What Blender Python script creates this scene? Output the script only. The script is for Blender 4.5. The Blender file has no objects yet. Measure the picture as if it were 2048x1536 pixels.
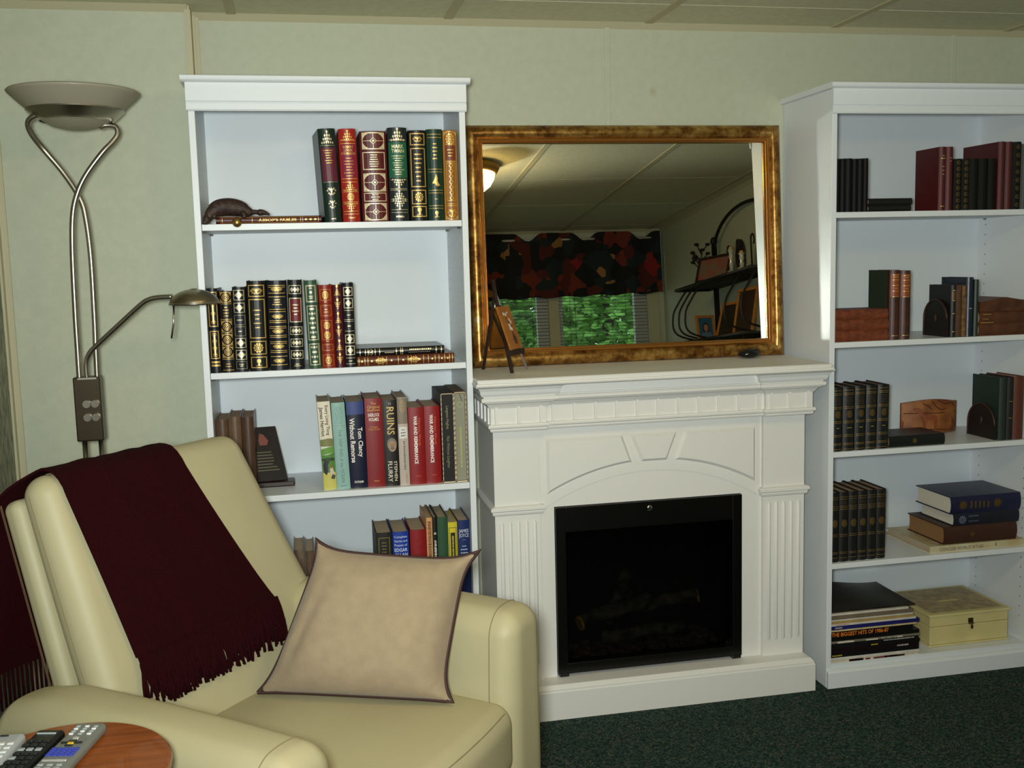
import bpy, bmesh, math, random
from mathutils import Vector, Matrix

SC = bpy.context.scene
COL = SC.collection
rad = math.radians

# ------------------------------------------------------------------ camera, world, light, exposure
cam_d = bpy.data.cameras.new('camera')
cam = bpy.data.objects.new('camera', cam_d)
COL.objects.link(cam)
CAM = Vector((0.2485, -3.09, 1.3183))
def cam_axes(yaw, pitch, roll):
    fw = Vector((math.sin(yaw) * math.cos(pitch), math.cos(yaw) * math.cos(pitch), math.sin(pitch)))
    r = Vector((math.cos(yaw), -math.sin(yaw), 0))
    u = r.cross(fw)
    return r * math.cos(roll) + u * math.sin(roll), u * math.cos(roll) - r * math.sin(roll), fw
RT, UP, FW = cam_axes(0.2014, -0.1181, -0.0250)
cam.matrix_world = Matrix(((RT.x, UP.x, -FW.x, CAM.x), (RT.y, UP.y, -FW.y, CAM.y), (RT.z, UP.z, -FW.z, CAM.z), (0, 0, 0, 1)))
cam_d.sensor_width = 36
cam_d.lens = 36 * 2072.0 / 2048.0
cam_d.clip_start = 0.02
SC.camera = cam

world = bpy.data.worlds.new('overcast_sky')
SC.world = world
world.use_nodes = True
bgn = world.node_tree.nodes['Background']
bgn.inputs[0].default_value = (0.80, 0.90, 1.0, 1)
bgn.inputs[1].default_value = 2.2

# the camera's own flash, a few centimetres beside the lens
fl = bpy.data.lights.new('camera_flash', 'SPOT')
fl.energy = 208
fl.color = (0.96, 1.0, 0.96)
fl.shadow_soft_size = 0.075
fl.spot_size = rad(112)
fl.spot_blend = 1.0
flash = bpy.data.objects.new('camera_flash', fl)
COL.objects.link(flash)
flash.location = CAM - RT * 0.055 + UP * 0.035
flash.rotation_euler = (FW + UP * 0.14 + RT * 0.04).to_track_quat('-Z', 'Y').to_euler()

vs = SC.view_settings
vs.view_transform = 'Standard'
vs.look = 'None'
vs.exposure = 0.06
vs.gamma = 1.0
vs.use_curve_mapping = False
SC.cycles.max_bounces = 6
SC.cycles.diffuse_bounces = 2
SC.cycles.glossy_bounces = 4
SC.cycles.adaptive_threshold = 0.08
SC.cycles.transparent_max_bounces = 12
SC.cycles.caustics_reflective = True
SC.cycles.blur_glossy = 0.0
SC.cycles.sample_clamp_indirect = 0.0
SC.cycles.use_guiding = True
SC.cycles.guiding_training_samples = 48
SC.cycles.use_guiding_direct_light=True

# ------------------------------------------------------------------ helpers
def lin(c):
    def f(v):
        v /= 255.0
        return v / 12.92 if v <= 0.04045 else ((v + 0.055) / 1.055) ** 2.4
    return (f(c[0]), f(c[1]), f(c[2]), 1)

MATS = {}
def M(name, col, rough=0.5, metal=0.0, spec=0.5, bump=0.0, bscale=400.0, var=0.0, vscale=20.0, col2=None, coat=0.0, sheen=0.0, detail=3.0, emit=None, estr=0.0, stretch=None):
    """one procedural material: base colour (sRGB 0-255), noise variation towards col2, noise bump"""
    if name in MATS:
        return MATS[name]
    m = bpy.data.materials.new(name)
    m.use_nodes = True
    nt = m.node_tree
    b = nt.nodes['Principled BSDF']
    b.inputs['Base Color'].default_value = lin(col)
    b.inputs['Roughness'].default_value = rough
    b.inputs['Metallic'].default_value = metal
    b.inputs['Specular IOR Level'].default_value = spec
    b.inputs['Coat Weight'].default_value = coat
    b.inputs['Sheen Weight'].default_value = sheen
    if emit:
        b.inputs['Emission Color'].default_value = lin(emit)
        b.inputs['Emission Strength'].default_value = estr
    tc = None
    def coords():
        t = nt.nodes.new('ShaderNodeTexCoord')
        if stretch:
            mp = nt.nodes.new('ShaderNodeMapping')
            mp.inputs['Scale'].default_value = stretch
            nt.links.new(t.outputs['Object'], mp.inputs[0])
            return mp.outputs[0]
        return t.outputs['Object']
    if var or col2:
        tc = tc or coords()
        n = nt.nodes.new('ShaderNodeTexNoise')
        n.inputs['Scale'].default_value = vscale
        n.inputs['Detail'].default_value = detail
        nt.links.new(tc, n.inputs['Vector'])
        rp = nt.nodes.new('ShaderNodeValToRGB')
        c1 = lin(col)
        c2 = lin(col2) if col2 else tuple(min(1, x * (1 + var)) for x in c1[:3]) + (1,)
        c0 = c1 if col2 else tuple(x * (1 - var) for x in c1[:3]) + (1,)
        rp.color_ramp.elements[0].position = 0.35
        rp.color_ramp.elements[1].position = 0.65
        rp.color_ramp.elements[0].color = c0
        rp.color_ramp.elements[1].color = c2
        nt.links.new(n.outputs['Fac'], rp.inputs[0])
        nt.links.new(rp.outputs[0], b.inputs['Base Color'])
    if bump:
        tc = tc or coords()
        n2 = nt.nodes.new('ShaderNodeTexNoise')
        n2.inputs['Scale'].default_value = bscale
        n2.inputs['Detail'].default_value = 2.0
        nt.links.new(tc, n2.inputs['Vector'])
        bp = nt.nodes.new('ShaderNodeBump')
        bp.inputs['Strength'].default_value = bump
        bp.inputs['Distance'].default_value = 0.002
        nt.links.new(n2.outputs['Fac'], bp.inputs['Height'])
        nt.links.new(bp.outputs[0], b.inputs['Normal'])
    MATS[name] = m
    return m

PM = {}
class G:
    """collects vertices and faces for one mesh"""
    def __init__(s):
        s.v = []
        s.f = []
    def add(s, vs, fs):
        o = len(s.v)
        s.v += [tuple(p) for p in vs]
        s.f += [tuple(i + o for i in f) for f in fs]
        return s
    def box(s, x0, x1, y0, y1, z0, z1):
        return s.add([(x0, y0, z0), (x1, y0, z0), (x1, y1, z0), (x0, y1, z0), (x0, y0, z1), (x1, y0, z1), (x1, y1, z1), (x0, y1, z1)],
                     [(0, 3, 2, 1), (4, 5, 6, 7), (0, 1, 5, 4), (1, 2, 6, 5), (2, 3, 7, 6), (3, 0, 4, 7)])
    def bbox(s, x0, x1, y0, y1, z0, z1, r=0.003):
        """box with chamfered edges"""
        return s.rbox(x0, x1, y0, y1, z0, z1, r, 1)
    def rbox(s, x0, x1, y0, y1, z0, z1, r=0.01, n=3, fn=None, seg=1):
        """rounded box: every face a grid, corners rounded with n steps, optional deformation fn(Vector)->Vector"""
        r = min(r, (x1 - x0) / 2 - 1e-5, (y1 - y0) / 2 - 1e-5, (z1 - z0) / 2 - 1e-5)
        def axis(a, b):
            L = [a + r * (1 - math.cos(math.pi / 2 * i / n)) if n > 1 else a + r * i for i in range(n + 1)] if r > 0 else [a]
            # positions kept on the cube surface; rounding below
            L = [a + r * i / n for i in range(n + 1)]
            R = [b - r + r * i / n for i in range(n + 1)]
            Mid = [a + r + (b - a - 2 * r) * i / seg for i in range(1, seg)]
            return L + Mid + R
        X, Y, Z = axis(x0, x1), axis(y0, y1), axis(z0, z1)
        idx = {}
        vs, fs = [], []
        def vid(p):
            k = (round(p[0], 6), round(p[1], 6), round(p[2], 6))
            if k not in idx:
                q = Vector(p)
                c = Vector((min(max(p[0], x0 + r), x1 - r), min(max(p[1], y0 + r), y1 - r), min(max(p[2], z0 + r), z1 - r)))
                d = q - c
                if d.length > 1e-9:
                    m = max(abs(d.x), abs(d.y), abs(d.z))
                    # spherify the corner cube
                    a, b, e = d.x / r, d.y / r, d.z / r
                    d = Vector((a * math.sqrt(max(0, 1 - b * b / 2 - e * e / 2 + b * b * e * e / 3)), b * math.sqrt(max(0, 1 - a * a / 2 - e * e / 2 + a * a * e * e / 3)), e * math.sqrt(max(0, 1 - a * a / 2 - b * b / 2 + a * a * b * b / 3)))) * r
                    q = c + d
                if fn:
                    q = fn(q)
                idx[k] = len(vs)
                vs.append(tuple(q))
            return idx[k]
        def face(A, B, mk, flip):
            for i in range(len(A) - 1):
                for j in range(len(B) - 1):
                    q = [mk(A[i], B[j]), mk(A[i + 1], B[j]), mk(A[i + 1], B[j + 1]), mk(A[i], B[j + 1])]
                    ids = [vid(p) for p in q]
                    fs.append(tuple(reversed(ids)) if flip else tuple(ids))
        face(X, Y, lambda a, b: (a, b, z1), False)
        face(X, Y, lambda a, b: (a, b, z0), True)
        face(X, Z, lambda a, b: (a, y0, b), False)
        face(X, Z, lambda a, b: (a, y1, b), True)
        face(Y, Z, lambda a, b: (x1, a, b), False)
        face(Y, Z, lambda a, b: (x0, a, b), True)
        return s.add(vs, fs)
    def prism(s, poly, z0, z1, fn=None):
        """polygon (a,b) extruded along the third axis; fn maps (a,b,c) to a point"""
        fn = fn or (lambda a, b, c: (a, b, c))
        n = len(poly)
        vs = [fn(a, b, z0) for a, b in poly] + [fn(a, b, z1) for a, b in poly]
        fs = [tuple(range(n - 1, -1, -1)), tuple(range(n, 2 * n))] + [(i, (i + 1) % n, n + (i + 1) % n, n + i) for i in range(n)]
        return s.add(vs, fs)
    def raised(s, poly, y0, y1, bev):
        """polygon in x,z standing proud from y0 to y1 (towards -y) with a sloping bevelled rim"""
        n = len(poly)
        ins = []
        for i in range(n):
            p, q, t = Vector(poly[i - 1]), Vector(poly[i]), Vector(poly[(i + 1) % n])
            e1, e2 = (q - p).normalized(), (t - q).normalized()
            n1, n2 = Vector((-e1.y, e1.x)), Vector((-e2.y, e2.x))
            b = (n1 + n2)
            b = b / max(0.3, b.length_squared / 2) if b.length > 1e-6 else n1
            ins.append(q + b * bev)
        vs = [(a, y0, b) for a, b in poly] + [(p.x, y1, p.y) for p in ins]
        fs = [tuple(range(n, 2 * n))] + [(i, (i + 1) % n, n + (i + 1) % n, n + i) for i in range(n)]
        return s.add(vs, fs)
    def lathe(s, prof, n=32, c=(0, 0, 0), a0=0.0, a1=2 * math.pi, mat=None):
        full = abs(a1 - a0 - 2 * math.pi) < 1e-6
        m = n if full else n + 1
        vs, fs = [], []
        for r, z in prof:
            for i in range(m):
                a = a0 + (a1 - a0) * i / n
                p = Vector((r * math.cos(a), r * math.sin(a), z))
                if mat:
                    p = mat @ p
                vs.append((p.x + c[0], p.y + c[1], p.z + c[2]))
        for j in range(len(prof) - 1):
            for i in range(n):
                k = (i + 1) % m
                fs.append((j * m + i, j * m + k, (j + 1) * m + k, (j + 1) * m + i))
        return s.add(vs, fs)
    def tube(s, path, r, n=8, caps=True, flat=1.0):
        P = [Vector(p) for p in path]
        L = len(P)
        rr = r if isinstance(r, (list, tuple)) else [r] * L
        t0 = (P[1] - P[0]).normalized()
        up = Vector((0, 0, 1)) if abs(t0.z) < 0.9 else Vector((1, 0, 0))
        u = t0.cross(up).normalized()
        vs, fs = [], []
        for i in range(L):
            t = (P[min(i + 1, L - 1)] - P[max(i - 1, 0)]).normalized()
            u = (u - t * u.dot(t))
            u = u.normalized() if u.length > 1e-6 else t.orthogonal().normalized()
            w = t.cross(u)
            for k in range(n):
                a = 2 * math.pi * k / n
                vs.append(tuple(P[i] + (u * math.cos(a) + w * math.sin(a) * flat) * rr[i]))
        for i in range(L - 1):
            for k in range(n):
                fs.append((i * n + k, i * n + (k + 1) % n, (i + 1) * n + (k + 1) % n, (i + 1) * n + k))
        if caps:
            fs.append(tuple(range(n - 1, -1, -1)))
            fs.append(tuple((L - 1) * n + k for k in range(n)))
        return s.add(vs, fs)
    def bar(s, a, b, w, t, side=None):
        """rectangular bar from a to b, w wide along side, t thick"""
        a, b = Vector(a), Vector(b)
        d = (b - a).normalized()
        side = Vector(side) if side else Vector((0, 0, 1)).cross(d)
        if side.length < 1e-6:
            side = Vector((1, 0, 0))
        side = (side - d * side.dot(d)).normalized()
        k = d.cross(side)
        o = [side * (w / 2) + k * (t / 2), side * (-w / 2) + k * (t / 2), side * (-w / 2) - k * (t / 2), side * (w / 2) - k * (t / 2)]
        return s.add([a + q for q in o] + [b + q for q in o], [(3, 2, 1, 0), (4, 5, 6, 7), (0, 1, 5, 4), (1, 2, 6, 5), (2, 3, 7, 6), (3, 0, 4, 7)])
    def ball(s, c, r, n=12, m=8, sc=(1, 1, 1)):
        prof = [(max(1e-4, math.sin(math.pi * i / m)), -math.cos(math.pi * i / m)) for i in range(m + 1)]
        vs, fs = [], []
        for rr, z in prof:
            for i in range(n):
                a = 2 * math.pi * i / n
                vs.append((c[0] + r * sc[0] * rr * math.cos(a), c[1] + r * sc[1] * rr * math.sin(a), c[2] + r * sc[2] * z))
        for j in range(m):
            for i in range(n):
                fs.append((j * n + i, j * n + (i + 1) % n, (j + 1) * n + (i + 1) % n, (j + 1) * n + i))
        return s.add(vs, fs)
    def build(s, name, mat, parent=None, smooth=False, label=None, kind=None, world=False, angle=None, fixn=True):
        me = bpy.data.meshes.new(name)
        vs = s.v
        if world and parent is not None:
            im = PM[parent.name].inverted()
            vs = [tuple(im @ Vector(p)) for p in vs]
        me.from_pydata(vs, [], s.f)
        if fixn:
            bm = bmesh.new()
            bm.from_mesh(me)
            bmesh.ops.recalc_face_normals(bm, faces=bm.faces)
            bm.to_mesh(me)
            bm.free()
        me.materials.append(mat)
        if smooth:
            me.polygons.foreach_set('use_smooth', [True] * len(me.polygons))
            if angle:
                me.set_sharp_from_angle(angle=rad(angle))
        me.update()
        o = bpy.data.objects.new(name, me)
        COL.objects.link(o)
        if parent is not None:
            o.parent = parent
            PM[o.name] = PM.get(parent.name, Matrix.Identity(4))
        if label:
            o['label'] = label
        if kind:
            o['kind'] = kind
        return o

def thing(name, label, cat, loc=(0, 0, 0), rot=(0, 0, 0), group=None):
    o = bpy.data.objects.new(name, None)
    COL.objects.link(o)
    o.empty_display_size = 0.05
    o.location = loc
    o.rotation_euler = rot
    o['label'] = label
    o['category'] = cat
    if group:
        o['group'] = group
    from mathutils import Euler
    PM[o.name] = Matrix.Translation(Vector(loc)) @ Euler(rot, 'XYZ').to_matrix().to_4x4()
    return o
def tag(o, label, cat, group=None):
    o['label'] = label
    o['category'] = cat
    if group:
        o['group'] = group
    return o
def struct(name, g, mat, **k):
    return g.build(name, mat, kind='structure', **k)
def bez(pts, n=8):
    """Catmull-Rom through pts"""
    P = [Vector(p) for p in pts]
    out = []
    for i in range(len(P) - 1):
        p0, p1, p2, p3 = P[max(i - 1, 0)], P[i], P[i + 1], P[min(i + 2, len(P) - 1)]
        for k in range(n):
            t = k / n
            out.append(0.5 * ((2 * p1) + (p2 - p0) * t + (2 * p0 - 5 * p1 + 4 * p2 - p3) * t * t + (3 * p1 - p0 - 3 * p2 + p3) * t ** 3))
    out.append(P[-1])
    return out

TXC = {}
def txt(body, bold=0.0):
    """2-D mesh of a line of lettering, height ~1, centred: (verts, faces, width)"""
    if (body, bold) in TXC:
        return TXC[(body, bold)]
    cu = bpy.data.curves.new('lettering_source', 'FONT')
    cu.body = body
    cu.size = 1.0
    cu.resolution_u = 2
    cu.offset = bold
    ob = bpy.data.objects.new('lettering_source', cu)
    me = ob.to_mesh()
    vs = [(v.co.x, v.co.y) for v in me.vertices]
    fs = [tuple(p.vertices) for p in me.polygons]
    ob.to_mesh_clear()
    bpy.data.objects.remove(ob)
    bpy.data.curves.remove(cu)
    if vs:
        x0, x1 = min(v[0] for v in vs), max(v[0] for v in vs)
        y0, y1 = min(v[1] for v in vs), max(v[1] for v in vs)
        cap = max(y1, 0.7)
        vs = [((x - (x0 + x1) / 2) / cap, y / cap - 0.5) for x, y in vs]
        TXC[(body, bold)] = (vs, fs, (x1 - x0) / cap)
    else:
        TXC[(body, bold)] = ([], [], 1)
    return TXC[(body, bold)]
# ------------------------------------------------------------------ materials
WHITE = M('white_laminate', (222, 228, 230), 0.38, spec=0.5, bump=0.06, bscale=900)
MANTEL = M('white_painted_mantel', (226, 226, 220), 0.45, spec=0.45, bump=0.05, bscale=700)
GOLD = M('gilt_tooling', (226, 186, 104), 0.42, metal=0.55, spec=0.8)
SILV = M('pale_gilt', (232, 220, 180), 0.42, metal=0.5, spec=0.8)
PAPER = M('page_edges', (176, 160, 134), 0.8, var=0.10, vscale=300, stretch=(8, 1, 0.2))
PAPERW = M('white_page_edges', (214, 208, 190), 0.8, var=0.06, vscale=300, stretch=(8, 1, 0.2))
NICKEL = M('brushed_nickel', (176, 170, 158), 0.30, metal=1.0)
CREAM = M('cream_leather', (175, 168, 133), 0.50, spec=0.35, bump=0.10, bscale=500, var=0.03, vscale=6)
STITCH = M('stitch_thread', (132, 122, 90), 0.8)
DARKEDGE = M('dark_welt', (84, 62, 40), 0.7)
IRON = M('black_wrought_iron', (20, 19, 18), 0.5, spec=0.4)
BLACK = M('black_satin', (8, 8, 9), 0.35)
DARKWOOD = M('dark_stained_wood', (38, 22, 16), 0.45, var=0.2, vscale=30)
def leather(name, c, rough=0.36):
    return M('leather_' + name, c, rough, spec=0.45, bump=0.15, bscale=900, var=0.10, vscale=60)

def mix_mat(name, build):
    m = bpy.data.materials.new(name)
    m.use_nodes = True
    nt = m.node_tree
    build(nt, nt.nodes['Principled BSDF'])
    MATS[name] = m
    return m
def ramp(nt, src, stops, const=False):
    r = nt.nodes.new('ShaderNodeValToRGB')
    e = r.color_ramp.elements
    if const:
        r.color_ramp.interpolation = 'CONSTANT'
    e[0].position, e[0].color = stops[0][0], lin(stops[0][1])
    e[1].position, e[1].color = stops[-1][0], lin(stops[-1][1])
    for p, c in stops[1:-1]:
        k = e.new(p)
        k.color = lin(c)
    nt.links.new(src, r.inputs[0])
    return r.outputs[0]
def noise(nt, vec, scale, detail=3, rough=0.5):
    n = nt.nodes.new('ShaderNodeTexNoise')
    n.inputs['Scale'].default_value = scale
    n.inputs['Detail'].default_value = detail
    n.inputs['Roughness'].default_value = rough
    nt.links.new(vec, n.inputs['Vector'])
    return n.outputs['Fac']
def objco(nt, scale=None):
    t = nt.nodes.new('ShaderNodeTexCoord').outputs['Object']
    if scale:
        mp = nt.nodes.new('ShaderNodeMapping')
        mp.inputs['Scale'].default_value = scale
        nt.links.new(t, mp.inputs[0])
        return mp.outputs[0]
    return t
def bumpn(nt, b, h, strength, dist=0.002):
    bp = nt.nodes.new('ShaderNodeBump')
    bp.inputs['Strength'].default_value = strength
    bp.inputs['Distance'].default_value = dist
    nt.links.new(h, bp.inputs['Height'])
    nt.links.new(bp.outputs[0], b.inputs['Normal'])

def _wall(nt, b):
    co = objco(nt)
    f = noise(nt, co, 38, 4, 0.6)
    c = ramp(nt, f, [(0.38, (180, 186, 162)), (0.62, (185, 190, 167))])
    # the small brown smudge on the wallpaper
    d = nt.nodes.new('ShaderNodeVectorMath')
    d.operation = 'DISTANCE'
    d.inputs[1].default_value = (1.341, 0.0, 1.822)
    nt.links.new(co, d.inputs[0])
    mr = nt.nodes.new('ShaderNodeMapRange')
    mr.inputs[1].default_value, mr.inputs[2].default_value = 0.004, 0.016
    mr.inputs[3].default_value, mr.inputs[4].default_value = 0.35, 0.0
    nt.links.new(d.outputs['Value'], mr.inputs[0])
    mx = nt.nodes.new('ShaderNodeMix')
    mx.data_type = 'RGBA'
    mx.inputs['B'].default_value = lin((150, 128, 84))
    nt.links.new(mr.outputs[0], mx.inputs['Factor'])
    nt.links.new(c, mx.inputs['A'])
    nt.links.new(mx.outputs['Result'], b.inputs['Base Color'])
    b.inputs['Roughness'].default_value = 0.6
    bumpn(nt, b, noise(nt, co, 260, 3), 0.10)
WALL = mix_mat('cream_wallpaper', _wall)

def _wall2(nt, b):
    co = objco(nt, (60, 60, 14))
    f = noise(nt, co, 1.6, 4, 0.65)
    c = ramp(nt, f, [(0.40, (98, 104, 88)), (0.60, (158, 160, 136))])
    nt.links.new(c, b.inputs['Base Color'])
    b.inputs['Roughness'].default_value = 0.7
    bumpn(nt, b, f, 0.3)
WALL_L = mix_mat('flecked_grey_green_wallpaper', _wall2)
TRIM = M('cream_trim', (182, 178, 146), 0.5)
CEIL = M('ceiling_board', (208, 205, 172), 0.7, bump=0.25, bscale=350, var=0.05, vscale=40)
CEILTRIM = M('ceiling_groove', (92, 84, 58), 0.8)
CEILBAT = M('ceiling_batten', (186, 178, 142), 0.6)

def _carpet(nt, b):
    co = objco(nt)
    v = nt.nodes.new('ShaderNodeTexVoronoi')
    v.inputs['Scale'].default_value = 240
    nt.links.new(co, v.inputs['Vector'])
    sep = nt.nodes.new('ShaderNodeSeparateColor')
    nt.links.new(v.outputs['Color'], sep.inputs[0])
    c = ramp(nt, sep.outputs[0], [(0.0, (20, 38, 36)), (0.45, (40, 62, 57)), (0.75, (56, 80, 74)), (0.95, (92, 96, 78)), (1.0, (110, 92, 84))])
    nt.links.new(c, b.inputs['Base Color'])
    b.inputs['Roughness'].default_value = 0.95
    b.inputs['Specular IOR Level'].default_value = 0.1
    bumpn(nt, b, noise(nt, co, 320, 3), 0.9, 0.006)
CARPET = mix_mat('dark_green_flecked_carpet', _carpet)

def _gframe(nt, b):
    co = objco(nt)
    f = noise(nt, co, 26, 6, 0.7)
    c = ramp(nt, f, [(0.30, (64, 36, 12)), (0.45, (124, 84, 34)), (0.60, (176, 138, 72)), (0.75, (206, 186, 128))])
    nt.links.new(c, b.inputs['Base Color'])
    b.inputs['Metallic'].default_value = 0.75
    b.inputs['Roughness'].default_value = 0.34
    bumpn(nt, b, noise(nt, co, 120, 4), 0.12)
GFRAME = mix_mat('antique_gold_leaf', _gframe)
GFRAME2 = M('polished_bronze_gold', (196, 140, 74), 0.22, metal=0.9)
def _mirror(nt, b):
    b.inputs['Base Color'].default_value = (0.80, 0.82, 0.76, 1)
    b.inputs['Metallic'].default_value = 1.0
    b.inputs['Roughness'].default_value = 0.0
MIRROR = mix_mat('silvered_glass', _mirror)

def _throw(nt, b):
    co = objco(nt)
    f = noise(nt, co, 420, 2)
    c = ramp(nt, f, [(0.35, (30, 2, 5)), (0.65, (43, 4, 8))])
    nt.links.new(c, b.inputs['Base Color'])
    b.inputs['Roughness'].default_value = 0.95
    b.inputs['Specular IOR Level'].default_value = 0.1
    b.inputs['Sheen Weight'].default_value = 0.0
    bumpn(nt, b, f, 0.5)
THROW = mix_mat('burgundy_wool', _throw)
PILLOW = M('beige_fleece', (154, 138, 112), 0.95, spec=0.1, bump=0.35, bscale=600, var=0.05, vscale=40, sheen=0.15)
PIPING = M('dark_brown_piping', (52, 26, 20), 0.7)

def _valance(nt, b):
    co = objco(nt)
    v = nt.nodes.new('ShaderNodeTexVoronoi')
    v.inputs['Scale'].default_value = 11
    v.distance = 'MANHATTAN'
    nt.links.new(co, v.inputs['Vector'])
    sep = nt.nodes.new('ShaderNodeSeparateColor')
    nt.links.new(v.outputs['Color'], sep.inputs[0])
    c = ramp(nt, sep.outputs[0], [(0.0, (14, 14, 16)), (0.22, (78, 24, 18)), (0.40, (22, 34, 36)), (0.58, (108, 40, 20)), (0.72, (14, 16, 18)), (0.90, (150, 104, 56)), (0.95, (128, 22, 26))], True)
    nt.links.new(c, b.inputs['Base Color'])
    b.inputs['Roughness'].default_value = 0.9
VALANCE = mix_mat('abstract_patterned_curtain_fabric', _valance)

def _table(nt, b):
    co = objco(nt, (3, 40, 10))
    f = noise(nt, co, 2.2, 5, 0.6)
    c = ramp(nt, f, [(0.3, (112, 54, 16)), (0.7, (150, 80, 28))])
    nt.links.new(c, b.inputs['Base Color'])
    b.inputs['Roughness'].default_value = 0.35
    b.inputs['Coat Weight'].default_value = 0.3
TABLEW = mix_mat('warm_cherry_wood', _table)

def _smoke(nt, b):
    out = [n for n in nt.nodes if n.type == 'OUTPUT_MATERIAL'][0]
    t = nt.nodes.new('ShaderNodeBsdfTransparent')
    t.inputs[0].default_value = (0.46, 0.46, 0.46, 1)
    g = nt.nodes.new('ShaderNodeBsdfGlossy')
    g.inputs['Color'].default_value = (0.6, 0.6, 0.6, 1)
    g.inputs['Roughness'].default_value = 0.05
    mx = nt.nodes.new('ShaderNodeMixShader')
    mx.inputs[0].default_value = 0.035
    nt.links.new(t.outputs[0], mx.inputs[1])
    nt.links.new(g.outputs[0], mx.inputs[2])
    nt.links.new(mx.outputs[0], out.inputs[0])
SMOKE = mix_mat('smoked_glass', _smoke)
def _pane(nt, b):
    out = [n for n in nt.nodes if n.type == 'OUTPUT_MATERIAL'][0]
    t = nt.nodes.new('ShaderNodeBsdfTransparent')
    t.inputs[0].default_value = (0.93, 0.95, 0.93, 1)
    g = nt.nodes.new('ShaderNodeBsdfGlossy')
    g.inputs['Roughness'].default_value = 0.02
    mx = nt.nodes.new('ShaderNodeMixShader')
    mx.inputs[0].default_value = 0.04
    nt.links.new(t.outputs[0], mx.inputs[1])
    nt.links.new(g.outputs[0], mx.inputs[2])
    nt.links.new(mx.outputs[0], out.inputs[0])
PANE = mix_mat('window_pane_glass', _pane)
def _frost(nt, b):
    out = [n for n in nt.nodes if n.type == 'OUTPUT_MATERIAL'][0]
    b.inputs['Base Color'].default_value = lin((188, 184, 164))
    b.inputs['Roughness'].default_value = 0.35
    t = nt.nodes.new('ShaderNodeBsdfTranslucent')
    t.inputs[0].default_value = lin((200, 196, 176))
    mx = nt.nodes.new('ShaderNodeMixShader')
    mx.inputs[0].default_value = 0.45
    nt.links.new(b.outputs[0], mx.inputs[1])
    nt.links.new(t.outputs[0], mx.inputs[2])
    nt.links.new(mx.outputs[0], out.inputs[0])
FROST = mix_mat('frosted_glass', _frost)
LIT = M('lit_lamp_glass', (255, 240, 200), 0.4, emit=(255, 214, 140), estr=24.0)
# ------------------------------------------------------------------ the room
X0, X1, YF, ZC = -0.52, 2.64, -3.94, 2.022
struct('floor', G().box(X0 - .1, X1 + .1, YF - .1, 0.08, -0.06, 0.0), CARPET)
struct('wall_back', G().box(-0.009, X1 + .08, 0.0, 0.08, 0, ZC + .05), WALL)
struct('wall_back_left', G().box(X0 - .08, -0.009, -0.09, 0.08, 0, ZC + .05), WALL)
struct('wall_left', G().box(X0 - .08, X0, YF, -0.09, 0, ZC + .05), WALL_L)
struct('wall_right', G().box(X1, X1 + .08, YF, 0.0, 0, ZC + .05), WALL)
WX0, WX1, WZ0, WZ1 = 1.06, 2.52, 0.86, 1.93
wf = G()
wf.box(X0 - .08, WX0, YF - .08, YF, 0, ZC + .05).box(WX1, X1 + .08, YF - .08, YF, 0, ZC + .05)
wf.box(WX0, WX1, YF - .08, YF, 0, WZ0).box(WX0, WX1, YF - .08, YF, WZ1, ZC + .05)
struct('wall_front', wf, WALL)

ceil = struct('ceiling', G().box(X0 - .08, X1 + .08, YF - .08, 0.08, ZC + .008, ZC + .06), CEILTRIM)
xs = [X0] + [1.325 + .61 * k for k in range(-3, 3)] + [X1]
xs = sorted(x for x in xs if X0 <= x <= X1)
ysm = [0.0, -0.235, -0.98, -1.50, -2.24, -2.97, -3.74, YF]
for i in range(len(xs) - 1):
    for j in range(len(ysm) - 1):
        G().box(xs[i] + .002, xs[i + 1] - .002, ysm[j + 1] + .003, ysm[j] - .003, ZC, ZC + .008).build('ceiling_panel', CEIL, ceil)
for x in xs[1:-1]:
    G().box(x - .013, x + .013, YF, 0.0, ZC - .003, ZC).build('ceiling_batten', CEILBAT, ceil)

# trims: ceiling coves, corner beads, wall battens, baseboards
def trim(n, g, m=TRIM):
    return struct('trim_%d' % n, g, m)
trim(1, G().prism([(0, 0), (-.016, 0), (0, -.018)], -0.009, X1, lambda a, b, c: (c, a, ZC + b)))
trim(2, G().prism([(0, 0), (-.016, 0), (0, -.018)], X0, -0.005, lambda a, b, c: (c, -.09 + a, ZC + b)))
g = G().box(-.013, .003, -.098, -.09, 0, ZC - .012).box(-.009, .0, -.09, 0, 0, ZC)
trim(3, g)
trim(4, G().box(.006, .016, -.006, 0, 0, ZC - .01).box(-.006, .006, -.012, 0, 0, ZC - .008))
trim(5, G().bbox(1.188, 1.206, -.003, 0.0005, 0, ZC - .014, .0015), WALL)
trim(6, G().bbox(2.355, 2.373, -.003, 0.0005, 0, ZC - .014, .0015), WALL)
trim(7, G().box(X0, X0 + .022, -.095, -.09, 0, ZC - .014).box(X0, X0 + .006, -.115, -.09, 0, ZC - .014))
trim(8, G().prism([(0, 0), (.016, 0), (0, -.018)], YF, 0, lambda a, b, c: (X1 - a, c, ZC + b)))
trim(9, G().prism([(0, 0), (.016, 0), (0, -.018)], X0, X1, lambda a, b, c: (c, YF + a, ZC + b)))
trim(10, G().bbox(2.53, 2.60, YF - .0005, YF + .012, .80, ZC - .02, .003))
trim(11, G().bbox(1.815, 1.887, YF - .03, YF + .006, WZ0, WZ1, .002))
struct('baseboard_back_left', G().bbox(X0, -.012, -.100, -.0898, 0, .07, .003), TRIM)
struct('baseboard_left', G().bbox(X0 - .0002, X0 + .010, -1.2, -.10, 0, .07, .003), TRIM)

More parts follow.
